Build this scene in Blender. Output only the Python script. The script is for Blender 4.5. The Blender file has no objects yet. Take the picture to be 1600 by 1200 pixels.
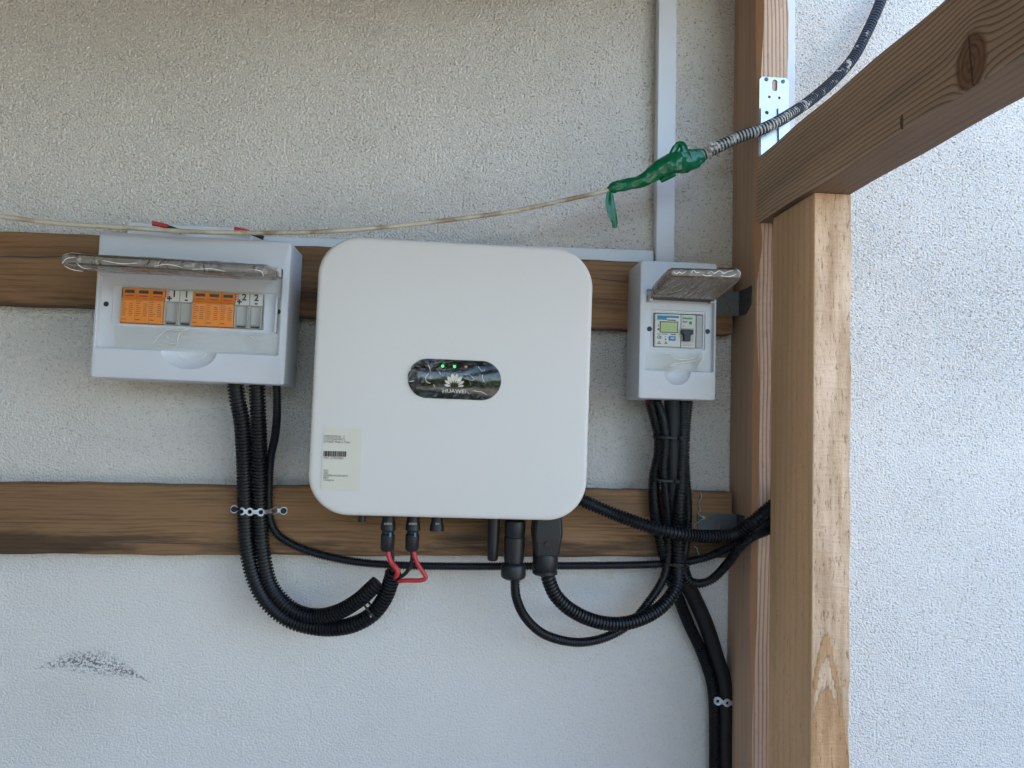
import bpy, bmesh, math, random
import numpy as np
from mathutils import Vector, Matrix
random.seed(7); RNG = np.random.default_rng(7)
R = math.radians
sc = bpy.context.scene
COL = sc.collection

# ------------------------------------------------------------------ camera
CAM = Vector((0.0, -1.45, 1.5)); FPX = 1200.0
YAW, PITCH, ROLL = R(4.85), R(2.85), R(1.48)
_f = Vector((math.sin(YAW)*math.cos(PITCH), math.cos(YAW)*math.cos(PITCH), math.sin(PITCH)))
_r = Vector((math.cos(YAW), -math.sin(YAW), 0)); _u = _r.cross(_f)
_r2 = _r*math.cos(ROLL)+_u*math.sin(ROLL); _u2 = -_r*math.sin(ROLL)+_u*math.cos(ROLL)
cd = bpy.data.cameras.new('camera'); cam = bpy.data.objects.new('camera', cd); COL.objects.link(cam)
m = Matrix((_r2, _u2, -_f)).transposed().to_4x4(); m.translation = CAM; cam.matrix_world = m
cd.sensor_width = 36; cd.lens = 36*FPX/1600; cd.clip_start = .02; cd.clip_end = 500
sc.camera = cam

# ------------------------------------------------------------------ world, sun, exposure
SUN_EL, SUN_AZ = R(52), R(-25)          # the sun stands behind the house, a little to the left
w = bpy.data.worlds.new('World'); sc.world = w; w.use_nodes = True
nt = w.node_tree; bg = nt.nodes['Background']; sky = nt.nodes.new('ShaderNodeTexSky')
sky.sky_type = 'NISHITA'; sky.sun_disc = False; sky.sun_elevation = SUN_EL; sky.sun_rotation = SUN_AZ
sky.dust_density = 1.5; sky.air_density = 1.0
nt.links.new(sky.outputs[0], bg.inputs[0]); bg.inputs[1].default_value = .145
sd = bpy.data.lights.new('sun', 'SUN'); sd.energy = 4.0; sd.angle = R(.5); sd.color = (1, .95, .87)
sun = bpy.data.objects.new('sun', sd); COL.objects.link(sun)
sdir = Vector((math.sin(SUN_AZ)*math.cos(SUN_EL), math.cos(SUN_AZ)*math.cos(SUN_EL), math.sin(SUN_EL)))
sun.rotation_euler = sdir.to_track_quat('Z', 'Y').to_euler(); sun.location = sdir*20
sc.view_settings.view_transform = 'Standard'; sc.view_settings.look = 'None'
sc.view_settings.gamma = 1; sc.view_settings.use_curve_mapping = False
sc.view_settings.exposure = 2.75
sc.render.engine = 'CYCLES'
sc.cycles.transparent_max_bounces = 16; sc.cycles.max_bounces = 8; sc.cycles.diffuse_bounces = 5

# ------------------------------------------------------------------ points
def P(px, py, d):
    """the place on the plane d metres in front of the wall that lies under a point of the photograph"""
    v = _f + _r2*((px-800)/FPX) + _u2*((600-py)/FPX)
    t = (-d-CAM.y)/v.y
    return CAM + v*t
class Frame:
    """an upright frame, turned a little in the plane of the wall, fitted to four corners"""
    def __init__(s, TL, TR, BR, BL, d):
        a, b, c, e = (P(*q, d) for q in (TL, TR, BR, BL))
        s.o = (a+b+c+e)/4; s.o.y = 0
        s.th = math.atan2((b.z-a.z)+(c.z-e.z), (b.x-a.x)+(c.x-e.x))
        s.w = ((b-a).length+(c-e).length)/2; s.h = ((a-e).length+(b-c).length)/2
    def at(s, px, py, d):
        v = P(px, py, d)-s.o; c, n = math.cos(s.th), math.sin(s.th)
        return (v.x*c+v.z*n, -d, -v.x*n+v.z*c)
    def rect(s, TL, TR, BR, BL, d):
        q = [s.at(*k, d) for k in (TL, TR, BR, BL)]
        return ((q[0][0]+q[3][0])/2, (q[1][0]+q[2][0])/2, (q[2][2]+q[3][2])/2, (q[0][2]+q[1][2])/2)
    def empty(s, name, label, cat, group=None):
        o = bpy.data.objects.new(name, None); COL.objects.link(o); o.empty_display_size = .05
        o.location = s.o; o.rotation_euler = (0, -s.th, 0); tag(o, label, cat, group); return o

def tag(o, label=None, cat=None, group=None, kind=None):
    if label: o['label'] = label
    if cat: o['category'] = cat
    if group: o['group'] = group
    if kind: o['kind'] = kind
    return o
def empty(name, loc, label, cat, group=None):
    o = bpy.data.objects.new(name, None); COL.objects.link(o); o.location = loc; o.empty_display_size = .05
    return tag(o, label, cat, group)

# ------------------------------------------------------------------ materials
class N:
    def __init__(s, name):
        s.m = bpy.data.materials.new(name); s.m.use_nodes = True; s.t = s.m.node_tree
        s.b = s.t.nodes['Principled BSDF']; s.out = s.t.nodes['Material Output']
    def n(s, typ, **kw):
        q = s.t.nodes.new('ShaderNode'+typ)
        for k, v in kw.items():
            if k in q.inputs.keys(): s.set(q.inputs[k], v)
            else: setattr(q, k, v)
        return q
    def set(s, inp, v):
        if isinstance(v, bpy.types.NodeSocket): s.t.links.new(v, inp)
        else: inp.default_value = v
    def math(s, op, a, b=0.0, clamp=False):
        q = s.n('Math', operation=op, use_clamp=clamp); s.set(q.inputs[0], a); s.set(q.inputs[1], b); return q.outputs[0]
    def ss(s, x, lo, hi):
        q = s.n('MapRange', interpolation_type='SMOOTHSTEP'); s.set(q.inputs[0], x)
        q.inputs[1].default_value = lo; q.inputs[2].default_value = hi; return q.outputs[0]
    def mix(s, f, a, b):
        q = s.n('Mix', data_type='RGBA'); s.set(q.inputs[0], f)
        s.set(q.inputs[6], c4(a)); s.set(q.inputs[7], c4(b)); return q.outputs[2]
    def mul(s, a, b, f=1.0):
        q = s.n('Mix', data_type='RGBA', blend_type='MULTIPLY'); s.set(q.inputs[0], f)
        s.set(q.inputs[6], c4(a)); s.set(q.inputs[7], c4(b)); return q.outputs[2]
    def noise(s, vec, scale, detail=2.0, rough=.5, dist=0.0):
        q = s.n('TexNoise'); s.set(q.inputs['Vector'], vec); q.inputs['Scale'].default_value = scale
        q.inputs['Detail'].default_value = detail; q.inputs['Roughness'].default_value = rough
        q.inputs['Distortion'].default_value = dist; return q.outputs[0]
    def coord(s, scale=(1, 1, 1), loc=(0, 0, 0), kind='Object'):
        t = s.n('TexCoord'); q = s.n('Mapping'); s.t.links.new(t.outputs[kind], q.inputs[0])
        q.inputs['Scale'].default_value = scale; q.inputs['Location'].default_value = loc; return q.outputs[0]
    def bump(s, h, dist, strength=1.0):
        q = s.n('Bump'); s.set(q.inputs['Height'], h); q.inputs['Distance'].default_value = dist
        q.inputs['Strength'].default_value = strength; s.t.links.new(q.outputs[0], s.b.inputs['Normal']); return q
    def sep(s, vec):
        q = s.n('SeparateXYZ'); s.t.links.new(vec, q.inputs[0]); return q.outputs
def c4(c): return c if isinstance(c, bpy.types.NodeSocket) else (tuple(c)+(1,) if len(c) == 3 else c)

def plain(name, col, rough=.5, metal=0.0, spec=.5, var=.06, vs=25, bump=0.0, bs=300, emit=0.0, coat=0.0):
    k = N(name); v = k.coord()
    n = k.noise(v, vs, 3)
    k.set(k.b.inputs['Base Color'], k.mul(col, k.mix(n, (1-var*2,)*3, (1+var,)*3)))
    k.set(k.b.inputs['Roughness'], k.math('ADD', k.math('MULTIPLY', n, .12), rough-.06))
    k.b.inputs['Metallic'].default_value = metal; k.b.inputs['Specular IOR Level'].default_value = spec
    if bump: k.bump(k.noise(v, bs, 2), bump)
    if emit:
        k.b.inputs['Emission Color'].default_value = c4(col); k.b.inputs['Emission Strength'].default_value = emit
    if coat: k.b.inputs['Coat Weight'].default_value = coat
    return k.m

def wood(name, light, dark, period=.008, contrast=.6, dist=2.0, rough_saw=0.0, stain=None, seed=0.0, knots=False,
         bump=.0006, wave_axis='Y', saw_period=.006, rings=0.0, greyed=0.0, streak=1.0, knot=None):
    """long axis of the piece is local X; grain lines run along it"""
    k = N(name); L = (seed, seed*.37, seed*.71)
    v = k.coord((1, 1, 1), L)
    lng = k.coord((.06, 1, 1), L)
    if knot:     # grain lines swerve round the knot
        kx, ky, kz = k.sep(k.coord()); dx_ = k.math('DIVIDE', k.math('SUBTRACT', kx, knot[0]), knot[2]); dz_ = k.math('DIVIDE', k.math('SUBTRACT', kz, knot[1]), knot[3])
        rho = k.math('SQRT', k.math('ADD', k.math('MULTIPLY', dx_, dx_), k.math('MULTIPLY', dz_, dz_)))
        push = k.math('MULTIPLY', k.math('MULTIPLY', k.math('DIVIDE', dz_, k.math('ADD', k.math('MULTIPLY', rho, rho), .25)), k.ss(rho, 5.0, .5)), knot[3]*-.55)
        pv = k.n('CombineXYZ'); k.set(pv.inputs[2], push); pa = k.n('VectorMath', operation='ADD')
        k.t.links.new(lng, pa.inputs[0]); k.t.links.new(pv.outputs[0], pa.inputs[1]); lng = pa.outputs[0]
    warp = k.noise(k.coord((.8, 2, 2), L), 3.0, 2)
    ev = k.n('VectorMath', operation='ADD')
    k.t.links.new(lng, ev.inputs[0])
    wv = k.n('CombineXYZ'); a = k.math('MULTIPLY', k.math('SUBTRACT', warp, .5), .02*dist)
    k.set(wv.inputs[1], a); k.set(wv.inputs[2], a); k.t.links.new(wv.outputs[0], ev.inputs[1])
    wv_ = k.n('TexWave', wave_type='BANDS', bands_direction=wave_axis, wave_profile='SAW')
    k.t.links.new(ev.outputs[0], wv_.inputs['Vector']); wv_.inputs['Scale'].default_value = .314/period
    wv_.inputs['Distortion'].default_value = dist*.5; wv_.inputs['Detail'].default_value = 2
    wv_.inputs['Detail Scale'].default_value = 1.2
    late = k.ss(wv_.outputs['Fac'], .45, .98)
    fine = k.noise(k.coord((9, 260, 260), L), 1.0, 4, .65)
    mid = k.noise(k.coord((3.5, 38, 38), L), 1.0, 4, .65)
    big = k.noise(k.coord((.9, 5, 5), L), 1.0, 2)
    f = k.math('MULTIPLY', late, contrast)
    f = k.math('ADD', f, k.math('MULTIPLY', k.math('SUBTRACT', fine, .5), .9*streak))
    f = k.math('ADD', f, k.math('MULTIPLY', k.math('SUBTRACT', mid, .5), 1.1*streak), True)
    c = k.mix(f, light, dark)
    c = k.mul(c, k.mix(k.ss(big, .3, .7), (.78, .76, .74), (1.08, 1.06, 1.04)))
    if greyed: c = k.mix(k.math('MULTIPLY', k.ss(mid, .45, .7), greyed), c, (.2, .19, .18))
    if stain:   # (strength, low z, high z): dark weathering, strongest at one edge of the board
        x, y, z = k.sep(k.coord())
        sn = k.noise(k.coord((2.2, 18, 18), (seed+3, 0, 0)), 1.0, 5, .65)
        edge = k.ss(z, stain[2], stain[1])
        s_ = k.ss(k.math('ADD', sn, k.math('MULTIPLY', k.math('SUBTRACT', edge, .75), .32)), .46, .60)
        c = k.mix(k.math('MULTIPLY', s_, stain[0]), c, (.025, .018, .014))
    h = k.math('ADD', k.math('MULTIPLY', late, -.5), k.math('MULTIPLY', fine, .9))
    if knots:
        vo = k.n('TexVoronoi', feature='F1'); k.t.links.new(k.coord((2.2, 6, 6), L), vo.inputs['Vector']); vo.inputs['Scale'].default_value = 1.0
        kk = k.ss(vo.outputs['Distance'], .17, .05)
        c = k.mix(k.math('MULTIPLY', kk, .75), c, (.07, .032, .015))
    if knot:
        side_on = k.math('MULTIPLY', k.ss(k.math('ADD', rho, k.math('MULTIPLY', k.math('SUBTRACT', mid, .5), .5)), 1.15, .85), 1.0)
        kc = k.mix(k.ss(k.math('FRACT', k.math('MULTIPLY', rho, 3.3)), .4, .9), (.20, .095, .05), (.12, .055, .03))
        kc = k.mix(k.ss(k.math('ABSOLUTE', k.math('ADD', dx_, k.math('MULTIPLY', dz_, .15))), .09, .03), kc, (.03, .015, .01))
        c = k.mix(k.math('MULTIPLY', side_on, .85), c, kc)
    if rough_saw:
        sw = k.noise(k.coord((1/saw_period, 60, 60), L), 1.0, 2, .6)
        pit = k.noise(k.coord((38, 150, 150), L), 1.0, 4, .65)
        c = k.mix(k.math('MULTIPLY', k.ss(sw, .5, .75), .25*rough_saw), c, dark)
        c = k.mix(k.math('MULTIPLY', k.ss(pit, .58, .72), .6*rough_saw), c, (dark[0]*.45, dark[1]*.42, dark[2]*.4))
        h = k.math('ADD', h, k.math('MULTIPLY', sw, .8*rough_saw)); h = k.math('ADD', h, k.math('MULTIPLY', pit, -1.2*rough_saw))
    k.set(k.b.inputs['Base Color'], c)
    k.set(k.b.inputs['Roughness'], k.math('ADD', k.math('MULTIPLY', fine, .2), .6))
    k.b.inputs['Specular IOR Level'].default_value = .25
    k.bump(h, bump)
    return k.m

def clear_film(name, tint=(1, 1, 1), base=.12, wrinkle=.004, scale=18, milky=.1, rough=.06, refl=1.3, aniso=(1, 1, 1), amber=(.8, .8, .8)):
    k = N(name); v = k.coord(aniso)
    n1 = k.noise(v, scale, 3, .5, 1.5); r = k.math('ABSOLUTE', k.math('SUBTRACT', n1, .5))
    n2 = k.noise(v, scale*3.5, 2, .5, .8)
    h = k.math('ADD', k.math('MULTIPLY', k.ss(r, .0, .12), 1.0), k.math('MULTIPLY', n2, .35))
    bp = k.n('Bump'); k.set(bp.inputs['Height'], h); bp.inputs['Distance'].default_value = wrinkle
    gl = k.n('BsdfGlossy'); gl.inputs['Roughness'].default_value = rough; gl.inputs['Color'].default_value = (1, 1, 1, 1)
    k.t.links.new(bp.outputs[0], gl.inputs['Normal'])
    tr = k.n('BsdfTransparent'); tr.inputs['Color'].default_value = c4(tint)
    df = k.n('BsdfDiffuse'); df.inputs['Color'].default_value = c4(amber); k.t.links.new(bp.outputs[0], df.inputs['Normal'])
    fr = k.n('Fresnel'); fr.inputs['IOR'].default_value = 1.5; k.t.links.new(bp.outputs[0], fr.inputs['Normal'])
    m1 = k.n('MixShader'); m1.inputs[0].default_value = milky
    k.t.links.new(tr.outputs[0], m1.inputs[1]); k.t.links.new(df.outputs[0], m1.inputs[2])
    m2 = k.n('MixShader'); k.set(m2.inputs[0], k.math('ADD', k.math('MULTIPLY', fr.outputs[0], refl), base, True))
    k.t.links.new(m1.outputs[0], m2.inputs[1]); k.t.links.new(gl.outputs[0], m2.inputs[2])
    k.t.links.new(m2.outputs[0], k.out.inputs['Surface'])
    return k.m

def stucco():
    k = N('stucco'); v = k.coord()
    x, y, z = k.sep(v)
    n1 = k.noise(k.coord((1, 1, 1.1)), 240, 1.4, .5, .25)
    n2 = k.noise(v, 330, 2, .6)
    big = k.noise(v, 1.7, 3, .5)
    # relief is rubbed coarser high up and on the right, finer and flatter low down on the left
    up = k.ss(z, 1.15, 1.7); rt = k.ss(x, .5, .75)
    coarse = k.math('MAXIMUM', up, k.math('MULTIPLY', rt, .55))
    coarse = k.math('ADD', k.math('MULTIPLY', coarse, .68), .32)
    ridge = k.ss(n1, .30, .63)
    h = k.math('ADD', k.math('MULTIPLY', ridge, .9), k.math('MULTIPLY', n2, .28))
    h = k.math('MULTIPLY', h, k.math('MULTIPLY', coarse, k.math('ADD', k.math('MULTIPLY', k.ss(k.noise(v, 5, 3, .6), .3, .7), .25), .85)))
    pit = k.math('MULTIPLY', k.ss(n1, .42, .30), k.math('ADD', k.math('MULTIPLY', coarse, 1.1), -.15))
    c = k.mix(k.ss(big, .3, .7), (.70, .665, .615), (.74, .705, .655))
    c = k.mix(k.math('MULTIPLY', pit, k.math('ADD', .42, k.math('MULTIPLY', k.ss(x, -.1, .5), .2))), c, (.20, .18, .15))  # recess shade painted into the low spots of the relief
    grit = k.math('MULTIPLY', k.ss(k.noise(v, 380, 1, .5), .66, .76), k.ss(k.noise(v, 4, 2), .3, .6))
    c = k.mix(k.math('MULTIPLY', grit, .4), c, (.2, .18, .16))
    # scuff left of the lower corner: an arched smear of grey on the high grains
    sp0, sp1 = P(62, 1036, 0), P(235, 1058, 0); spm = P(130, 1027, 0)
    cx = (sp0.x+sp1.x)/2-.004; hw = (sp1.x-sp0.x)/2+.008
    t = k.math('DIVIDE', k.math('SUBTRACT', x, cx), hw)
    zc = k.math('ADD', k.math('MULTIPLY', k.math('POWER', k.math('ADD', t, .25), 2.0), -(.026)), spm.z-.008)
    zc = k.math('ADD', zc, k.math('MULTIPLY', t, 0.0))
    dz = k.math('ABSOLUTE', k.math('SUBTRACT', z, zc))
    wdt = k.math('MULTIPLY', k.ss(k.math('ABSOLUTE', t), 1.05, .1), .019)
    band = k.math('MULTIPLY', k.ss(k.math('DIVIDE', dz, k.math('ADD', wdt, .0004)), 1.6, .1), k.ss(k.math('ABSOLUTE', t), 1.1, .7))
    sc_ = k.math('MULTIPLY', band, k.ss(k.math('ADD', n1, k.math('MULTIPLY', k.math('SUBTRACT', n2, .5), 1.0)), .56, .40))
    c = k.mix(k.math('MULTIPLY', sc_, .8), c, (.075, .085, .10))
    # damp brownish tide marks on the plaster
    st = k.ss(k.noise(k.coord((1.0, 1, 2.6), (3.1, 0, 1.2)), 2.3, 4, .6), .53, .72)
    c = k.mix(k.math('MULTIPLY', st, .10), c, (.42, .36, .27))
    k.set(k.b.inputs['Base Color'], c); k.b.inputs['Roughness'].default_value = .82
    k.b.inputs['Specular IOR Level'].default_value = .2
    dn = k.n('Displacement'); k.set(dn.inputs['Height'], h); dn.inputs['Midlevel'].default_value = 1.0
    dn.inputs['Scale'].default_value = .0034
    k.t.links.new(dn.outputs[0], k.out.inputs['Displacement'])
    k.m.displacement_method = 'BOTH'
    return k.m

M = {}
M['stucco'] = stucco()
M['paint'] = plain('warm white powder coat', (.66, .625, .575), .38, spec=.45, var=.015, vs=3, bump=.00003, bs=1500)
M['abs'] = plain('pale grey plastic', (.60, .615, .645), .32, spec=.45, var=.02, vs=6)
M['abs_in'] = plain('inner plastic', (.58, .585, .58), .35, spec=.45, var=.03, vs=9)
M['pvc'] = plain('white plastic trunking', (.68, .71, .75), .38, var=.03, vs=8)
M['black'] = plain('black corrugated plastic', (.008, .009, .011), .42, var=.15, vs=40, spec=.32)
M['sleeve'] = plain('black smooth sleeve', (.011, .012, .014), .5, var=.2, vs=20, spec=.35)
M['black_hard'] = plain('black moulded plastic', (.013, .014, .016), .4, var=.1, spec=.4)
M['red'] = plain('red cable sheath', (.55, .035, .04), .4, var=.08)
M['oldwire'] = None
M['orange'] = plain('orange plastic', (.78, .25, .035), .4, var=.04)
M['dark_window'] = plain('dark indicator window', (.035, .045, .03), .25)
M['ink'] = plain('black print', (.05, .04, .035), .6)
M['ink_brown'] = plain('faint brown print', (.30, .09, .02), .6)
M['ink_red'] = plain('red print', (.6, .06, .03), .6)
M['ink_green'] = plain('green print', (.04, .32, .09), .5)
M['blue'] = plain('blue print', (.03, .22, .45), .45)
M['white'] = plain('white print', (.75, .75, .75), .5)
M['silver_print'] = plain('silver print', (.75, .68, .56), .4)
M['breaker'] = plain('breaker grey plastic', (.43, .42, .39), .4, var=.04)
M['breaker_white'] = plain('breaker label white', (.62, .61, .58), .45, var=.05)
M['meter'] = plain('meter cream plastic', (.60, .60, .55), .4, var=.03)
M['lcd'] = plain('yellow green display', (.36, .42, .12), .25, var=.12, vs=60)
M['sticker'] = plain('paper sticker', (.66, .615, .50), .45, var=.04, vs=20)
M['gloss_black'] = plain('gloss black panel', (.004, .004, .005), .1, var=.1, spec=.5)
M['led_green'] = plain('lit green light', (.02, .8, .10), .4, emit=.30)
M['led_amber'] = plain('unlit amber light', (.5, .3, .08), .4)
M['steel_dark'] = plain('dark heat sink metal', (.05, .05, .055), .5, metal=.6)
M['concrete'] = plain('concrete slab', (.33, .285, .235), .9, var=.15, vs=3, bump=.002, bs=80)
M['scrap'] = plain('grey lead seal wire', (.35, .35, .36), .45, metal=.5)

def galv(name, c=(.62, .66, .72), rough=.38):
    k = N(name); v = k.coord(); vo = k.n('TexVoronoi'); k.t.links.new(v, vo.inputs['Vector']); vo.inputs['Scale'].default_value = 260
    n = k.noise(v, 60, 3)
    k.set(k.b.inputs['Base Color'], k.mul(c, k.mix(k.math('ADD', k.math('MULTIPLY', vo.outputs['Distance'], .3), n), (.6,)*3, (1.05,)*3)))
    k.b.inputs['Metallic'].default_value = .85; k.set(k.b.inputs['Roughness'], k.math('ADD', k.math('MULTIPLY', n, .2), rough-.1))
    k.bump(n, .0002); return k.m
M['galv'] = galv('galvanised steel'); M['galv_old'] = galv('dull galvanised steel', (.15, .16, .16), .55)
M['brass'] = galv('yellow zinc screw', (.6, .42, .12), .35)

def oldwire():
    k = N('aged cream cable'); v = k.coord(); n = k.noise(v, 14, 4, .65)
    k.set(k.b.inputs['Base Color'], k.mix(k.ss(n, .45, .68), (.56, .50, .38), (.26, .16, .08)))
    k.b.inputs['Roughness'].default_value = .55; return k.m
M['oldwire'] = oldwire()
def plastered(amt):
    k = N('black conduit smeared with plaster'); v = k.coord()
    x, y, z = k.sep(v)
    n = k.noise(v, 38, 4, .65)
    x0, x1 = P(1090, 245, .2).x, P(1270, 160, .15).x
    side = k.math('MULTIPLY', k.ss(x, x1+.07, x1-.09), 1.0)
    f = k.ss(k.math('ADD', n, k.math('MULTIPLY', side, amt)), .58, .66)
    k.set(k.b.inputs['Base Color'], k.mix(f, (.014, .017, .024), (.50, .48, .44)))
    k.set(k.b.inputs['Roughness'], k.math('ADD', k.math('MULTIPLY', f, .45), .38)); return k.m
M['plastered'] = plastered(.08)
M['groove'] = plastered(.30)
def tape_mat():
    k = N('green insulating tape'); v = k.coord(); n = k.noise(v, 45, 3, .5, 1.2)
    k.set(k.b.inputs['Base Color'], k.mix(n, (.0, .085, .032), (.003, .17, .062)))
    k.b.inputs['Roughness'].default_value = .2; k.bump(n, .0015); return k.m
M['tape'] = tape_mat()
M['plank_up'] = wood('weathered upper plank', (.28, .155, .075), (.095, .047, .022), .010, .35, 2, stain=(.55, -.10, .10), streak=1.7, seed=1.3, wave_axis='Z')
M['plank_low'] = wood('weathered lower plank', (.29, .165, .08), (.10, .05, .023), .007, .32, 2, stain=(.7, -.085, .05), streak=1.8, seed=5.1, wave_axis='Z')
M['post_side'] = wood('planed brown post side', (.54, .375, .26), (.38, .25, .165), .02, .3, 2, seed=2.2, wave_axis='Y', bump=.0003)
M['post_edge'] = wood('orange wane edge', (.50, .27, .145), (.34, .17, .09), .02, .3, 1, seed=8, wave_axis='Y', bump=.0003)
M['post_face'] = wood('sawn post face with ring lines', (.68, .51, .39), (.32, .18, .11), .0073, .9, 1.2, rough_saw=.55, seed=3.3, wave_axis='Z', saw_period=.010)
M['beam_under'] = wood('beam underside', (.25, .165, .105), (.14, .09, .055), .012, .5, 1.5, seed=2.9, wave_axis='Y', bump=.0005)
BEAM_ARGS = lambda kn: wood('planed beam', (.52, .37, .25), (.24, .16, .10), .0070, .95, .9, seed=4.4, wave_axis='Z', greyed=.12, bump=.0007, rough_saw=.2, knot=kn)
#M['beam'] = wood('planed beam', (.27, .18, .115), (.12, .073, .044), .0065, .85, 2.2, seed=4.4, wave_axis='Z', greyed=.3, bump=.0007, rough_saw=.2)
M['front_side'] = wood('rough brown post side', (.82, .54, .31), (.62, .37, .18), .02, .35, 2, rough_saw=.75, seed=6.6, wave_axis='Y', bump=.0008)
M['roofwood'] = wood('roof boards', (.24, .14, .075), (.14, .08, .04), .02, .4, 2, seed=7.7, wave_axis='Y')
def front_face():
    """pale rough-sawn face with pointed arches of darker late wood low down"""
    k = N('rough pale post face'); v = k.coord(); x, y, z = k.sep(v)   # local x along the post (up), z across
    nz = k.noise(k.coord((2.5, 25, 25)), 1.0, 3, .55)
    za = k.math('ABSOLUTE', k.math('ADD', k.math('SUBTRACT', z, .007), k.math('MULTIPLY', k.math('SUBTRACT', nz, .5), .012)))
    jag = k.math('MULTIPLY', k.math('SUBTRACT', k.noise(k.coord((60, 220, 220)), 1.0, 4, .7), .5), .06)
    a1 = k.math('ADD', k.math('ADD', x, k.math('MULTIPLY', k.math('POWER', za, 1.45), 12.0)), jag)
    a2 = k.math('ADD', k.math('ADD', x, k.math('MULTIPLY', k.math('POWER', za, 1.45), 24.0)), jag)
    late = k.math('ADD', k.ss(a1, -.385, -.392), k.math('MULTIPLY', k.ss(a2, -.300, -.305), k.ss(a2, -.345, -.335)), True)
    late = k.math('ADD', late, k.math('MULTIPLY', k.ss(k.noise(k.coord((1.1, 42, 42), (2, 0, 0)), 1.0, 2), .52, .66), .45), True)
    pit = k.noise(k.coord((48, 210, 210)), 1.0, 4, .7)
    hatch = k.noise(k.coord((170, 30, 30)), 1.0, 2, .6)
    mid = k.noise(k.coord((5, 50, 50)), 1.0, 3)
    c = k.mix(k.math('MULTIPLY', late, .85), (.74, .53, .37), (.58, .335, .165))
    c = k.mul(c, k.mix(k.ss(mid, .3, .7), (.72, .66, .58), (1.08, 1.08, 1.08)))
    blot = k.noise(k.coord((7, 16, 16), (5, 0, 0)), 1.0, 4, .7)
    c = k.mul(c, k.mix(k.ss(blot, .3, .7), (.90, .87, .83), (1.04, 1.04, 1.03)))
    c = k.mix(k.math('MULTIPLY', k.ss(pit, .54, .68), .8), c, (.22, .11, .045))
    c = k.mix(k.math('MULTIPLY', k.ss(hatch, .55, .75), .25), c, (.32, .19, .09))
    k.set(k.b.inputs['Base Color'], c); k.b.inputs['Roughness'].default_value = .8; k.b.inputs['Specular IOR Level'].default_value = .2
    k.bump(k.math('SUBTRACT', k.math('ADD', hatch, k.math('MULTIPLY', late, .6)), pit), .0020)
    return k.m
M['front_face'] = front_face()
M['film_lid'] = clear_film('crinkled wrap film', (.93, .88, .78), .02, .0024, 14, .48, .16, aniso=(1, .6, .7), amber=(.42, .365, .30), refl=.8)
M['film_flat'] = clear_film('clear protective film', (.97, .965, .93), .0, .0012, 6, .0, .08, refl=.5)
M['film_disp'] = clear_film('bubbled protective film', (1, 1, 1), .0, .0005, 20, .0, .05, refl=.6)
def smoke():
    k = N('smoked clear lid'); k.b.inputs['Base Color'].default_value = (.10, .075, .05, 1)
    k.b.inputs['Roughness'].default_value = .15
    tr = k.n('BsdfTransparent'); tr.inputs[0].default_value = (.50, .42, .34, 1); mx = k.n('MixShader'); mx.inputs[0].default_value = .55
    k.t.links.new(tr.outputs[0], mx.inputs[1]); k.t.links.new(k.b.outputs[0], mx.inputs[2]); k.t.links.new(mx.outputs[0], k.out.inputs[0]); return k.m
M['smoke'] = smoke()
M['crease_glint'] = plain('white highlight on film', (.92, .90, .80), .12, spec=.9, coat=.5)
M['leaf'] = plain('hedge leaf', (.075, .13, .02), .6, var=.3)

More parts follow.
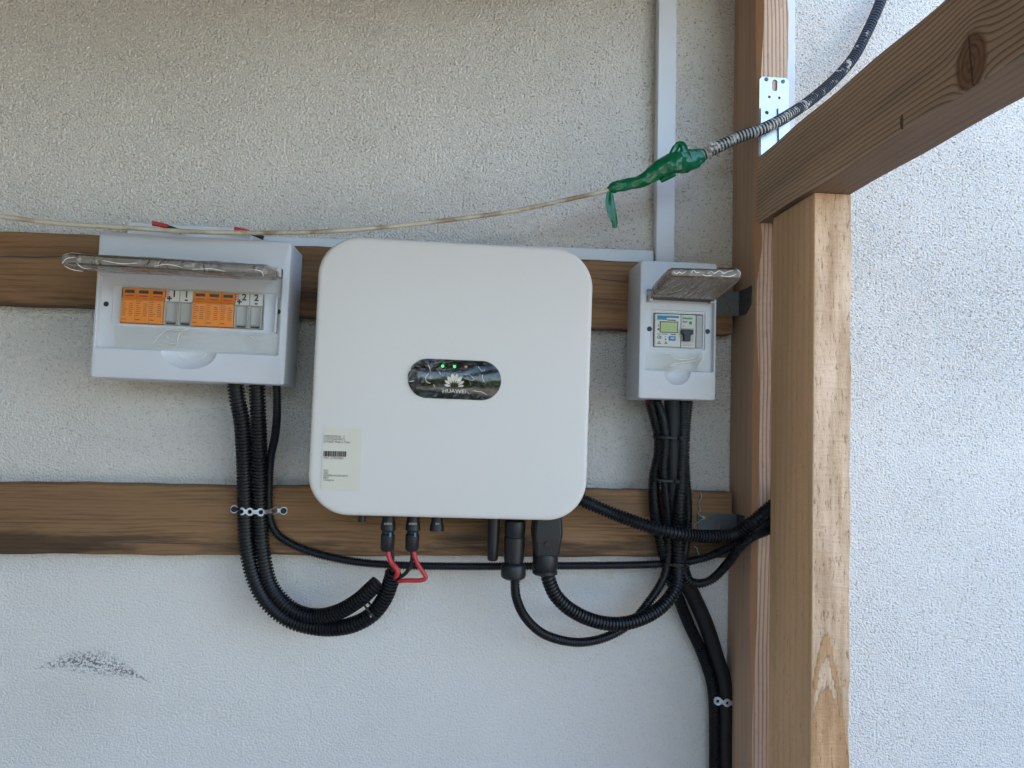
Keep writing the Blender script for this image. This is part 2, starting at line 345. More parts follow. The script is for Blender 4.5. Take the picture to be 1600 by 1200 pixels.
# ------------------------------------------------------------------ mesh helpers
class MB:
    def __init__(s): s.v = []; s.f = []; s.mi = []
    def add(s, vs, fs, mi=0):
        o = len(s.v); s.v += [tuple(q) for q in vs]; s.f += [tuple(i+o for i in f) for f in fs]
        s.mi += [mi]*len(fs) if isinstance(mi, int) else list(mi); return s
    def box(s, x0, x1, y0, y1, z0, z1, mi=0):
        vs = [(x, y, z) for x in (x0, x1) for y in (y0, y1) for z in (z0, z1)]
        return s.add(vs, [(0, 1, 3, 2), (4, 6, 7, 5), (0, 4, 5, 1), (2, 3, 7, 6), (0, 2, 6, 4), (1, 5, 7, 3)], mi)
    def prism(s, pts, y0, y1, mi=0):
        """polygon in x,z (counter-clockwise seen from the front) between y0 (front) and y1"""
        n = len(pts); vs = [(x, y0, z) for x, z in pts]+[(x, y1, z) for x, z in pts]
        return s.add(vs, [tuple(range(n)), tuple(reversed(range(n, 2*n)))]+[(i, i+n, (i+1) % n+n, (i+1) % n) for i in range(n)], mi)
    def loft(s, loops, cap0=False, cap1=True, mi=0):
        n = len(loops[0]); vs = [p for l in loops for p in l]; fs = []
        for a in range(len(loops)-1):
            for i in range(n):
                j = (i+1) % n; fs.append((a*n+i, a*n+j, (a+1)*n+j, (a+1)*n+i))
        if cap0: fs.append(tuple(reversed(range(n))))
        if cap1: fs.append(tuple(range((len(loops)-1)*n, len(loops)*n)))
        return s.add(vs, fs, mi)
    def lathe(s, c, prof, n=20, axis='z'):
        """prof: (radius, height along axis)"""
        loops = []
        for r, h in prof:
            l = []
            for i in range(n):
                a = 2*math.pi*i/n; u, v_ = r*math.cos(a), r*math.sin(a)
                l.append((c[0]+u, c[1]+v_, c[2]+h) if axis == 'z' else (c[0]+u, c[1]+h, c[2]+v_))
            loops.append(l)
        return s.loft(loops, True, True)
    def build(s, name, mat, parent=None, smooth=35, bevel=0, seg=2, loc=None, rot=None):
        me = bpy.data.meshes.new(name); me.from_pydata(s.v, [], s.f)
        for q in (mat if isinstance(mat, (list, tuple)) else [mat]): me.materials.append(q)
        if any(s.mi): me.polygons.foreach_set('material_index', s.mi)
        bm = bmesh.new(); bm.from_mesh(me); bmesh.ops.recalc_face_normals(bm, faces=bm.faces); bm.to_mesh(me); bm.free()
        o = bpy.data.objects.new(name, me); COL.objects.link(o); o.parent = parent
        if smooth:
            me.shade_smooth(); me.set_sharp_from_angle(angle=R(smooth))
        if bevel:
            b = o.modifiers.new('bevel', 'BEVEL'); b.width = bevel; b.segments = seg; b.limit_method = 'ANGLE'; b.angle_limit = R(40)
        if loc: o.location = loc
        if rot: o.rotation_euler = rot
        return o

def rrect(x0, x1, z0, z1, r, y, n=6):
    r = max(min(r, (x1-x0)/2-1e-5, (z1-z0)/2-1e-5), 1e-5); pts = []
    for cx, cz, a0 in ((x1-r, z1-r, 0), (x0+r, z1-r, 90), (x0+r, z0+r, 180), (x1-r, z0+r, 270)):
        for i in range(n+1):
            a = R(a0+90*i/n); pts.append((cx+r*math.cos(a), y, cz+r*math.sin(a)))
    return pts

def disc(c, r, y0, y1, n=16):
    return MB().prism([(c[0]+r*math.cos(2*math.pi*i/n), c[1]+r*math.sin(2*math.pi*i/n)) for i in range(n)], y0, y1)

def plate(name, outlines, t, mat, parent=None, y=0, bevel=0):
    """flat plate in x,z with real holes; outlines[0] outer, the rest holes"""
    cu = bpy.data.curves.new(name, 'CURVE'); cu.dimensions = '2D'; cu.fill_mode = 'BOTH'; cu.extrude = t/2; cu.bevel_depth = bevel
    for pts in outlines:
        sp = cu.splines.new('POLY'); sp.points.add(len(pts)-1); sp.use_cyclic_u = True
        for i, (x, z) in enumerate(pts): sp.points[i].co = (x, z, 0, 1)
    o = bpy.data.objects.new(name, cu); COL.objects.link(o)
    me = bpy.data.meshes.new_from_object(o.evaluated_get(bpy.context.evaluated_depsgraph_get()))
    bpy.data.objects.remove(o); bpy.data.curves.remove(cu)
    me.transform(Matrix.Translation((0, y, 0)) @ Matrix.Rotation(R(90), 4, 'X')); me.materials.clear(); me.materials.append(mat); me.name = name
    o = bpy.data.objects.new(name, me); COL.objects.link(o); o.parent = parent
    return o
def circ(x, z, r, n=14, sx=1, sz=1): return [(x+r*sx*math.cos(2*math.pi*i/n), z+r*sz*math.sin(2*math.pi*i/n)) for i in range(n)]
def stadium(x, z, w, h, n=8):
    r = min(w, h)/2; pts = []
    for i in range(n+1):
        a = R(-90+180*i/n) if w > h else R(180*i/n)
        pts.append((x+(w/2-r if w > h else 0)+r*math.cos(a), z+(0 if w > h else h/2-r)+r*math.sin(a)))
    return pts+[(2*x-a, 2*z-b) for a, b in pts]

def text(name, s, size, x, z, y, mat, parent, align='CENTER', sx=1.0, bold=0.0):
    cu = bpy.data.curves.new(name, 'FONT'); cu.body = s; cu.size = size; cu.align_x = align; cu.align_y = 'CENTER'
    cu.extrude = .0001; cu.offset = bold; cu.resolution_u = 3
    o = bpy.data.objects.new(name, cu); COL.objects.link(o)
    me = bpy.data.meshes.new_from_object(o.evaluated_get(bpy.context.evaluated_depsgraph_get()))
    bpy.data.objects.remove(o); bpy.data.curves.remove(cu)
    me.transform(Matrix.Translation((x, y, z)) @ Matrix.Rotation(R(90), 4, 'X') @ Matrix.Scale(sx, 4, (1, 0, 0)))
    me.materials.clear(); me.materials.append(mat); me.name = name
    o = bpy.data.objects.new(name, me); COL.objects.link(o); o.parent = parent; return o

def spline(pts, step):
    """even points along a smooth curve through pts"""
    p = np.array(pts, float); p = np.vstack([2*p[0]-p[1], p, 2*p[-1]-p[-2]]); out = []
    for i in range(1, len(p)-2):
        t = np.linspace(0, 1, 24, endpoint=False)[:, None]; a, b, c, d = p[i-1:i+3]
        # centripetal-ish tangents
        out.append(.5*((2*b)+(-a+c)*t+(2*a-5*b+4*c-d)*t**2+(-a+3*b-3*c+d)*t**3))
    out.append(p[-2:-1]); q = np.vstack(out); s = np.r_[0, np.cumsum(np.linalg.norm(np.diff(q, axis=0), axis=1))]
    n = max(2, int(s[-1]/step)+1); u = np.linspace(0, s[-1], n)
    return np.stack([np.interp(u, s, q[:, k]) for k in range(3)], 1), s[-1]

def sweep(c, rad, seg, flat=None):
    """rings round the line c with radius rad[i] (parallel transport)"""
    n = len(c); T = np.gradient(c, axis=0); T /= np.linalg.norm(T, axis=1)[:, None]+1e-12
    nrm = np.cross(T[0], [0, 1, 0]);
    if np.linalg.norm(nrm) < .1: nrm = np.cross(T[0], [1, 0, 0])
    loops = []; ang = np.linspace(0, 2*np.pi, seg, endpoint=False)
    for i in range(n):
        nrm = nrm-T[i]*np.dot(nrm, T[i]); nrm /= np.linalg.norm(nrm); b = np.cross(T[i], nrm)
        r = rad[i]
        k1, k2 = (1, 1) if flat is None else flat[i]
        loops.append([tuple(c[i]+r*(k1*math.cos(a)*nrm+k2*math.sin(a)*b)) for a in ang])
    return loops

def tube(name, pts, r, mat, parent=None, corr=0.0, seg=14, step=.01, depth=.79, jit=0.0, gmat=None):
    if corr:
        c0, L = spline(pts, .004); n = max(2, int(L/corr)); base = np.r_[0, np.cumsum(np.linalg.norm(np.diff(c0, axis=0), axis=1))]
        u = []; rr = []
        for k in range(n):
            for f, q in (((.04, depth), (.12, 1.0), (.58, 1.0), (.68, depth)) if gmat is None else ((.04, .86), (.14, 1.0), (.46, 1.0), (.56, .86))): u.append((k+f)*L/n); rr.append(r*q)
        u = np.array(u); c = np.stack([np.interp(u, base, c0[:, k]) for k in range(3)], 1)
    else:
        c, L = spline(pts, step); rr = [r]*len(c)
        if jit: rr = [r*(1+jit*random.uniform(-1, 1)) for _ in rr]
    # smoothed tangents come from the centre line itself
    b = MB().loft(sweep(c, rr, seg), True, True)
    if gmat:
        b.mi = [1 if (i//seg) % 4 == 3 else 0 for i in range(len(b.f))]; mat = [mat, gmat]
    return b.build(name, mat, parent, smooth=50 if corr else 60)
def path(rows, d=None):
    return [tuple(P(q[0], q[1], q[2] if len(q) > 2 else d)) for q in rows]

# ================================================================== SETTING
# ground
g = MB().box(-60, 60, -60, 60, -.3, 0).build('ground', M['concrete'], smooth=0); tag(g, kind='structure')

# the rendered house wall: dense relief where the photograph looks, plain around it
def house_wall():
    X0, X1, Z0, Z1, st = -1.10, 1.42, .72, 2.42, .0022
    nx, nz = int((X1-X0)/st), int((Z1-Z0)/st)
    xs = np.linspace(X0, X1, nx+1); zs = np.linspace(Z0, Z1, nz+1)
    gx, gz = np.meshgrid(xs, zs); V = np.stack([gx.ravel(), np.zeros(gx.size), gz.ravel()], 1)
    i = np.arange(nx)[None, :]+np.arange(nz)[:, None]*(nx+1)
    F = np.stack([i, i+1, i+nx+2, i+nx+1], -1).reshape(-1, 4)
    # surrounding faces and the bulk of the wall
    A0, A1, B0, B1, T = -6, 6, 0, 3.3, .3
    ex = [(A0, 0, B0), (A1, 0, B0), (A1, 0, B1), (A0, 0, B1), (X0, 0, Z0), (X1, 0, Z0), (X1, 0, Z1), (X0, 0, Z1),
          (A0, T, B0), (A1, T, B0), (A1, T, B1), (A0, T, B1)]
    o = len(V); V = np.vstack([V, np.array(ex)])
    F2 = np.array([(0, 1, 5, 4), (1, 2, 6, 5), (2, 3, 7, 6), (3, 0, 4, 7), (9, 8, 11, 10), (8, 0, 3, 11), (1, 9, 10, 2), (3, 2, 10, 11), (8, 9, 1, 0)])+o
    F = np.vstack([F, F2])
    me = bpy.data.meshes.new('house_wall'); me.vertices.add(len(V)); me.vertices.foreach_set('co', V.ravel())
    me.loops.add(F.size); me.loops.foreach_set('vertex_index', F.ravel().astype(np.int32))
    me.polygons.add(len(F)); me.polygons.foreach_set('loop_start', np.arange(0, F.size, 4, dtype=np.int32))
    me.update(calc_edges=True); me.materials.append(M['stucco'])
    sm = np.zeros(len(F), bool); sm[:-len(F2)] = True; me.polygons.foreach_set('use_smooth', sm)
    ob = bpy.data.objects.new('house_wall', me); COL.objects.link(ob)
    tag(ob, 'rough cream stucco house wall behind all the timber and cables', 'wall')
house_wall()

# roof over the left-hand part, above the frame
def rf():
    r = MB()
    r.box(-6, .63, -3.1, -.004, 2.43, 2.47)
    for k in range(8): r.box(-5.5+k*.82, -5.5+k*.82+.07, -3.1, -.10, 2.34, 2.429)
    return r.build('roof', M['roofwood'], smooth=0)
tag(rf(), kind='structure')

# garden hedge behind the photographer
# wing wall, unseen, added to block light from the left
light_block = MB().box(-1.9, -1.6, -4.2, -.302+.3-.02, 0, 3.3).build('light_block_wall', plain('light block plaster', (.52, .46, .39), .9, bump=.002, bs=90), smooth=0)
tag(light_block, kind='structure')
hb = MB()
for k in range(14000):
    x = random.uniform(-9, 6); z = random.uniform(0.05, 2.2-.05*x+.4*math.sin(x*1.3)+.25*math.sin(x*3.1)); y = -7.5+random.uniform(-.6, .6)
    a = Vector((random.gauss(0, 1), random.gauss(0, 1), random.gauss(0, 1))).normalized()*.13; b = a.orthogonal().normalized()*.08
    c = Vector((x, y, z)); hb.add([c-a, c+b, c+a, c-b], [(0, 1, 2, 3)])
hb.build('hedge', M['leaf'], smooth=0)['kind'] = 'stuff'

# ================================================================== TIMBER
def plank(TL, TR, BR, BL, d, xr_px, mat, label, ext=.9):
    f = Frame(TL, TR, BR, BL, d); o = f.empty('wooden_plank', label, 'plank')
    x1 = f.at(xr_px, (TR[1]+BR[1])/2, d)[0]; x0 = -f.w/2-ext; h = f.h/2; n = 60
    # cross-section loops along the board with slightly wavy, worn edges
    loops = []
    for k in range(n+1):
        x = x0+(x1-x0)*k/n; w1 = .0010*math.sin(k*.7+1)+.0007*math.sin(k*1.9); w2 = .0010*math.sin(k*.5)+.0007*math.sin(k*2.3)
        e = .0018+.0012*abs(math.sin(k*1.3))
        loops.append([(x, -.003, -h+w1), (x, -d+e, -h+w1), (x, -d, -h+w1+e), (x, -d, h+w2-e), (x, -d+e, h+w2), (x, -.003, h+w2)])
    b = MB().loft(loops, True, True).build('board', mat, o, smooth=30)
    return f, o
fu, plank_u = plank((0, 362), (1000, 409), (1000, 517), (0, 472), .045, 1145, M['plank_up'],
    'upper weathered brown plank behind the white inverter and both breaker boxes')
fl, plank_l = plank((0, 755), (1140, 769), (1140, 871), (0, 866), .045, 1143, M['plank_low'],
    'lower brown plank with blackened bottom edge, crossed by the black conduits')
# drying cracks cut in the upper plank (thin gaping slits)
def crack(f, parent, pts, d, w=.0012):
    q = [f.at(*p, d) for p in pts]; b = MB()
    up = [(a[0], a[2]+w*(.15+math.sin(math.pi*i/(len(q)-1)))) for i, a in enumerate(q)]
    lo = [(a[0], a[2]-w*(.15+math.sin(math.pi*i/(len(q)-1)))) for i, a in enumerate(q)]
    b.prism(lo+up[::-1], -d-.0004, -d+.002); b.build('crack', M['ink'], parent, smooth=0)
crack(fu, plank_u, [(-40, 400), (20, 401), (60, 402), (100, 401), (140, 405)], .045)
crack(fu, plank_u, [(925, 434), (945, 437), (965, 439), (985, 443)], .045, .0008)
crack(fl, plank_l, [(150, 846), (220, 848), (290, 849), (370, 852)], .045, .0009)

def post(name, x0, x1, y0, y1, z0, z1, side, face, edge, label, wane=0.0, seedp=0, facex=None):
    """upright timber; local X runs up the post, Y is depth, Z is across (pointing to -x world)"""
    o = empty(name, ((x0+x1)/2, (y0+y1)/2, 1.5), label, 'post')
    o.rotation_euler = (0, R(-90), 0)            # local x -> world z, local z -> world -x
    hx, hy = (x1-x0)/2, (y1-y0)/2; loops = []; n = 150
    rr = random.Random(seedp); ph = [rr.uniform(0, 6) for _ in range(6)]
    for k in range(n+1):
        zz = (z0-1.5)+(z1-z0)*k/n
        wob = .0009*math.sin(zz*31+ph[0])+.0006*math.sin(zz*97+ph[1])+.0004*rr.uniform(-1, 1)
        wn = .0012 if not wane else .008*math.exp(-((zz-.335)/.045)**2)+wane*(.55+.35*math.sin(zz*6.5+ph[2])+.18*math.sin(zz*17+ph[3]))+.001
        e = .0012
        # (local y depth: -hy is the front; local z: +hz is the world left side)
        pts = [(-hy+hy*2, hx), (-hy+wn*1.3, hx), (-hy, hx-wn), (-hy, -hx+e+wob), (-hy+e, -hx+wob), (hy, -hx)]
        loops.append([(zz, a, b) for a, b in pts])
    mb = MB(); nn = 6; mb.loft(loops, True, True)
    # faces: index of band between point i and i+1: 0 = left side, 1 = wane edge, 2 = front, 3.. = others
    mi = []
    for k in range(n): mi += [0, 1, 2, 2, 0, 0]
    mb.mi = mi+[0, 0]
    mb.build('timber', [side, edge, face], o, smooth=25)
    return o
Xl = P(1183, 250, .12).x; Xr = P(1232, 60, .12).x
post('wooden_post', Xl, Xr, -.12, -.003, 0, 2.429, M['post_side'], M['post_face'], M['post_edge'],
     'rear post fixed against the wall, planks ending at its left side', wane=.009, seedp=4)
FB, FF = .158, .31
Fl, Fr = P(1205, 700, FB).x, P(1329.5, 600, FF).x
zb = P(1330, 298, FF).z
ztop_beam, zbot_beam = P(1183, 245, .12).z, (P(1183, 353, .12).z+zb)/2
post('wooden_post', Fl, Fr, -FF, -FB, 0, zbot_beam-.001, M['front_side'], M['front_face'], M['front_side'],
     'nearer sawn post standing under the slanting-looking beam end', seedp=9)

# beam running out from the rear post over the front post, towards the viewer
def beam():
    L0, L1 = .1215, 2.3; Xb0, Xb1 = Xl, Fr+.001; cx = (Xb0+Xb1)/2; cz = (ztop_beam+zbot_beam)/2
    o = empty('wooden_beam', (cx, -(L0+L1)/2, cz), 'brown planed beam coming towards the viewer over the nearer post, with a knot and a black nick', 'beam')
    o.rotation_euler = (0, 0, R(-90))           # local x -> world -y ; local y -> world x
    hx, hy, hz = (L1-L0)/2, (Xb1-Xb0)/2, (ztop_beam-zbot_beam)/2; loops = []; n = 70
    for k in range(n+1):
        x = -hx+2*hx*k/n; e = .003+.0012*math.sin(k*.9); wv = .0008*math.sin(k*.63)
        # local y: -hy is world left?  rotation -90 about z maps local +y to world +x
        loops.append([(x, -hy, -hz+e+wv), (x, -hy, hz-e), (x, -hy+e, hz), (x, hy-e, hz), (x, hy, hz-e), (x, hy, -hz+e), (x, hy-e, -hz), (x, -hy+e, -hz+wv)])
    lp_ = loops
    def on(px, py):
        v = _f+_r2*((px-800)/FPX)+_u2*((600-py)/FPX); t = (Xb0-CAM.x)/v.x; q = CAM+v*t
        return (-(q.y)-(L0+L1)/2, q.z-cz)
    a = on(1517, 98)
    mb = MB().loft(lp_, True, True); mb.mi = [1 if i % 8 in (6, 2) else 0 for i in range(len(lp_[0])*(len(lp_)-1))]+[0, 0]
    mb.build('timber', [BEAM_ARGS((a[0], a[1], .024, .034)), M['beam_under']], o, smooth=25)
    q = on(1409, 190); nb = MB(); nb.loft([[(q[0]+w_*math.cos(t), -hy-h, q[1]+z_*math.sin(t)) for t in [2*math.pi*i/10 for i in range(10)]]
             for w_, z_, h in ((.004, .0105, -.001), (.003, .009, .0004))], False, True).build('nick', M['ink'], o)
beam()

# ================================================================== TRUNKING
def trunk(name, f, x0, x1, z0, z1, d, label, lid=.0022, mat='pvc'):
    o = f
    e = empty(name, ((x0+x1)/2, 0, (z0+z1)/2), label, 'trunking')
    hx, hz = (x1-x0)/2, (z1-z0)/2
    MB().box(-hx, hx, -d+lid, -.003, -hz, hz).build('duct', M['pvc'], e, bevel=.0006)
    if hz > hx: MB().box(-hx+.0012, hx-.0012, -d, -d+lid-.0003, -hz, hz).build('cover', M['pvc'], e, bevel=.0008)
    else: MB().box(-hx, hx, -d, -d+lid-.0003, -hz+.0012, hz-.0012).build('cover', M['pvc'], e, bevel=.0008)
    return e
a, b = P(1031, 0, .022), P(1060, 0, .022); a2, b2 = P(1022, 400, .022), P(1052, 400, .022)
vt = trunk('cable_trunking', None, (a.x+a2.x)/2, (b.x+b2.x)/2, P(1040, 440, .022).z, 2.45, .022, 'vertical white cable trunking running up the wall left of the posts')
vt.rotation_euler = (0, R(-.35), 0)
# horizontal run
def htrunk():
    f = Frame((480, 371), (1021, 391), (1021, 411), (480, 392), .024)
    e = f.empty('cable_trunking', 'long horizontal white cable trunking on the wall above the upper plank', 'trunking')
    x0 = f.at(392, 378, .024)[0]; x1 = f.at(1021, 400, .024)[0]; h = f.h/2
    MB().box(x0, x1, -.0215, -.003, -h, h).build('duct', M['pvc'], e, bevel=.0006)
    MB().box(x0, x1, -.024, -.0219, -h+.001, h-.001).build('cover', M['pvc'], e, bevel=.0007)
htrunk()
def lbox_trunk():
    f = Frame((198, 346), (392, 357), (392, 395), (198, 384), .034)
    e = f.empty('cable_trunking', 'short pale trunking end piece behind the top of the wide breaker box', 'trunking')
    MB().box(-f.w/2, f.w/2, -.034, -.003, -f.h/2, f.h/2).build('duct', M['pvc'], e, bevel=.0025, seg=3)
lbox_trunk()
s0, s1 = P(1225, 60, .018).x, P(1243, 60, .018).x
trunk('cable_trunking', None, s0, s1, .3, 2.45, .018, 'narrow white vertical trunking on the wall just right of the rear post')

# ================================================================== ENCLOSURES
def scoop(obj, c, rx, ry, rz):
    bm = bmesh.new(); bmesh.ops.create_uvsphere(bm, u_segments=40, v_segments=24, radius=1)
    bmesh.ops.transform(bm, matrix=Matrix.Translation(c) @ Matrix.Diagonal((rx, ry, rz, 1)), verts=bm.verts)
    me = bpy.data.meshes.new('cut'); bm.to_mesh(me); bm.free(); co = bpy.data.objects.new('cut', me); COL.objects.link(co)
    co.parent = obj.parent; bpy.context.view_layer.update()
    md = obj.modifiers.new('b', 'BOOLEAN'); md.object = co; md.operation = 'DIFFERENCE'; md.solver = 'EXACT'
    bpy.context.view_layer.update()
    nm = bpy.data.meshes.new_from_object(obj.evaluated_get(bpy.context.evaluated_depsgraph_get()))
    obj.modifiers.clear(); obj.data = nm; bpy.data.objects.remove(co)
    nm.shade_smooth(); nm.set_sharp_from_angle(angle=R(30))

def cover(f, e, outer, recess, slot, hole, db, df, dfl, name='cover'):
    """moulded cover: outer shell, sunk field for the lid, slot frame and opening"""
    r = lambda q, i, rad, y: rrect(q[0]+i, q[1]-i, q[2]+i, q[3]-i, rad, y)
    L = [r(outer, -.0005, .005, -db), r(outer, 0, .005, -df+.003), r(outer, .0010, .005, -df+.0010), r(outer, .003, .004, -df),
         r(recess, -.0006, .003, -df), r(recess, 0, .003, -df+.0006), r(recess, .0006, .003, -dfl-.0004), r(recess, .001, .003, -dfl),
         r(slot, -.0014, .001, -dfl), r(slot, -.001, .001, -dfl-.0008), r(slot, 0, .001, -dfl-.0008), r(slot, .0004, .001, -dfl+.0015),
         r(hole, 0, .0008, -dfl+.0015), r(hole, 0, .0008, -dfl+.03)]
    return MB().loft(L, True, True).build(name, M['abs'], e, smooth=28)

def lid_film(f, e, hl, hr, fl_, fr_, dh, df, lip, mb_seed, over, bow=.006):
    """smoked lid swung up on its hinge, with a sleeve of crinkled film round it.
       hl, hr: hinge end pixels at depth dh; fl_, fr_: free edge pixels at depth df"""
    A, B, C_, D = (Vector(f.at(*hl, dh)), Vector(f.at(*hr, dh)), Vector(f.at(*fr_, df)), Vector(f.at(*fl_, df)))
    nu, nv = 24, 12
    def S(u, v): return (A*(1-u)+B*u)*(1-v)+(D*(1-u)+C_*u)*v+Vector((0, 0, bow*math.sin(math.pi*v)))
    lid = MB(); top = [[S(u/nu, v/nv) for u in range(nu+1)] for v in range(nv+1)]
    vs = [tuple(p) for row in top for p in row]+[tuple(p-Vector((0, 0, .0022))) for row in top for p in row]
    K = (nu+1)*(nv+1); fs = []
    for v in range(nv):
        for u in range(nu):
            i = v*(nu+1)+u; fs.append((i, i+1, i+nu+2, i+nu+1)); fs.append((K+i, K+i+nu+1, K+i+nu+2, K+i+1))
    rim = [v*(nu+1) for v in range(nv+1)]; rim2 = [nv*(nu+1)+u for u in range(nu+1)]; rim3 = [v*(nu+1)+nu for v in range(nv, -1, -1)]; rim4 = [u for u in range(nu, -1, -1)]
    ring = rim+rim2[1:]+rim3[1:]+rim4[1:-1]
    for i in range(len(ring)):
        j = (i+1) % len(ring); fs.append((ring[i], ring[j], ring[j]+K, ring[i]+K))
    lid.add(vs, fs); lo = lid.build('lid', M['smoke'], e, smooth=40)
    # rim round the free edge
    rb = MB(); rows = [S(u/nu, 1) for u in range(nu+1)]
    rb.add([tuple(p) for p in rows]+[tuple(p+Vector((0, 0, lip))) for p in rows]+[tuple(p+Vector((0, .002, 0))) for p in rows]+[tuple(p+Vector((0, .002, lip))) for p in rows],
           [(i, i+1, nu+1+i+1, nu+1+i) for i in range(nu)]+[(2*(nu+1)+i+1, 2*(nu+1)+i, 3*(nu+1)+i, 3*(nu+1)+i+1) for i in range(nu)]+
           [(nu+1+i, nu+2+i, 3*(nu+1)+i+1, 3*(nu+1)+i) for i in range(nu)])
    rb.build('rim', M['smoke'], lo, smooth=40)
    # film sleeve: closed bag, hugging the lid with crumples, ends gathered
    rr = random.Random(mb_seed); n1, n2 = 90, 36; loops = []
    ph = [rr.uniform(0, 6.28) for _ in range(12)]
    for k in range(n1+1):
        u = -over[0]+(1+over[0]+over[1])*k/n1
        uc = min(max(u, 0), 1); g = 1.0
        if u < 0: g = max(.12, 1-(-u/over[0])**2.4)
        if u > 1: g = max(.35, 1-((u-1)/max(over[1], 1e-6))**1.2*.6)
        a0, a1 = S(uc, .08), S(uc, 1); ux = (B-A).normalized()*((u-uc)*(B-A).length)
        mid = (a0+a1)/2+ux+Vector((0, 0, lip*.35)); half = (a1-a0)/2; up = Vector((0, 0, 1))
        lp = []
        for j in range(n2):
            t = 2*math.pi*j/n2; c, s_ = math.cos(t), math.sin(t)
            ct = math.copysign(abs(c)**.5, c); st = math.copysign(abs(s_)**.6, s_)
            thick = (.0045+lip*.55) if s_ > 0 else (.004+lip*.45)
            p = mid+half*ct*1.03*(.35+.65*g)+up*st*thick*g
            wr = .45*(.0010*math.sin(u*15+2*c+ph[0]+math.sin(u*9))+.0006*math.sin(u*37+t*3+ph[1]+2*math.sin(u*7+t))+.0004*math.sin(u*83-t*5+ph[2]))
            lp.append(tuple(p+up*wr*st*1.3-half.normalized()*wr*ct))
        loops.append(lp)
    return MB().loft(loops, True, True).build('wrap_film', M['film_lid'], lo, smooth=50)

def crease_glints(f, e, lines, d, parent, r=.00042):  # film highlights drawn as thin white strips along the wrinkles
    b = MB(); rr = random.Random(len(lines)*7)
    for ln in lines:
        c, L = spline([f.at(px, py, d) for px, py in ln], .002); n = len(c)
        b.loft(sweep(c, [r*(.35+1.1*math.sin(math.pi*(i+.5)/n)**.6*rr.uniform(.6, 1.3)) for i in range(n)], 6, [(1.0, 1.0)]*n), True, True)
    return tag(b.build('crease_glint', M['crease_glint'], parent, smooth=60), kind='stuff')
def film_sheet(f, e, TL, TR, BR, BL, d, seed, amp=.0011, parent=None, flute=1.0):
    q = [Vector(f.at(*k, d)) for k in (TL, TR, BR, BL)]; n1, n2 = 110, 44; rr = random.Random(seed); ph = [rr.uniform(0, 6.28) for _ in range(9)]
    vs = []; fs = []
    for j in range(n2+1):
        for i in range(n1+1):
            u, v = i/n1, j/n2; p = (q[0]*(1-u)+q[1]*u)*(1-v)+(q[3]*(1-u)+q[2]*u)*v
            a = math.sin(u*19*flute+5*v+ph[0]+2*math.sin(v*6+ph[3])); b = math.sin(v*11-u*7+ph[1]+2*math.sin(u*9+ph[4])); c = math.sin(u*43*flute+v*23+ph[2])
            cr = math.exp(-((u-.40)/.09)**2)+.9*math.exp(-((u-.87)/.05)**2)
            h = amp*(abs(a)**3+.8*abs(b)**4+.25*c)*(.5+1.3*cr)+cr*.0022*abs(math.sin(u*61+8*v+3*math.sin(v*9+ph[5])))**6
            vs.append((p.x, p.y-h, p.z))
    for j in range(n2):
        for i in range(n1): k = j*(n1+1)+i; fs.append((k, k+1, k+n1+2, k+n1+1))
    return MB().add(vs, fs).build('film', M['film_flat'], e, smooth=60)

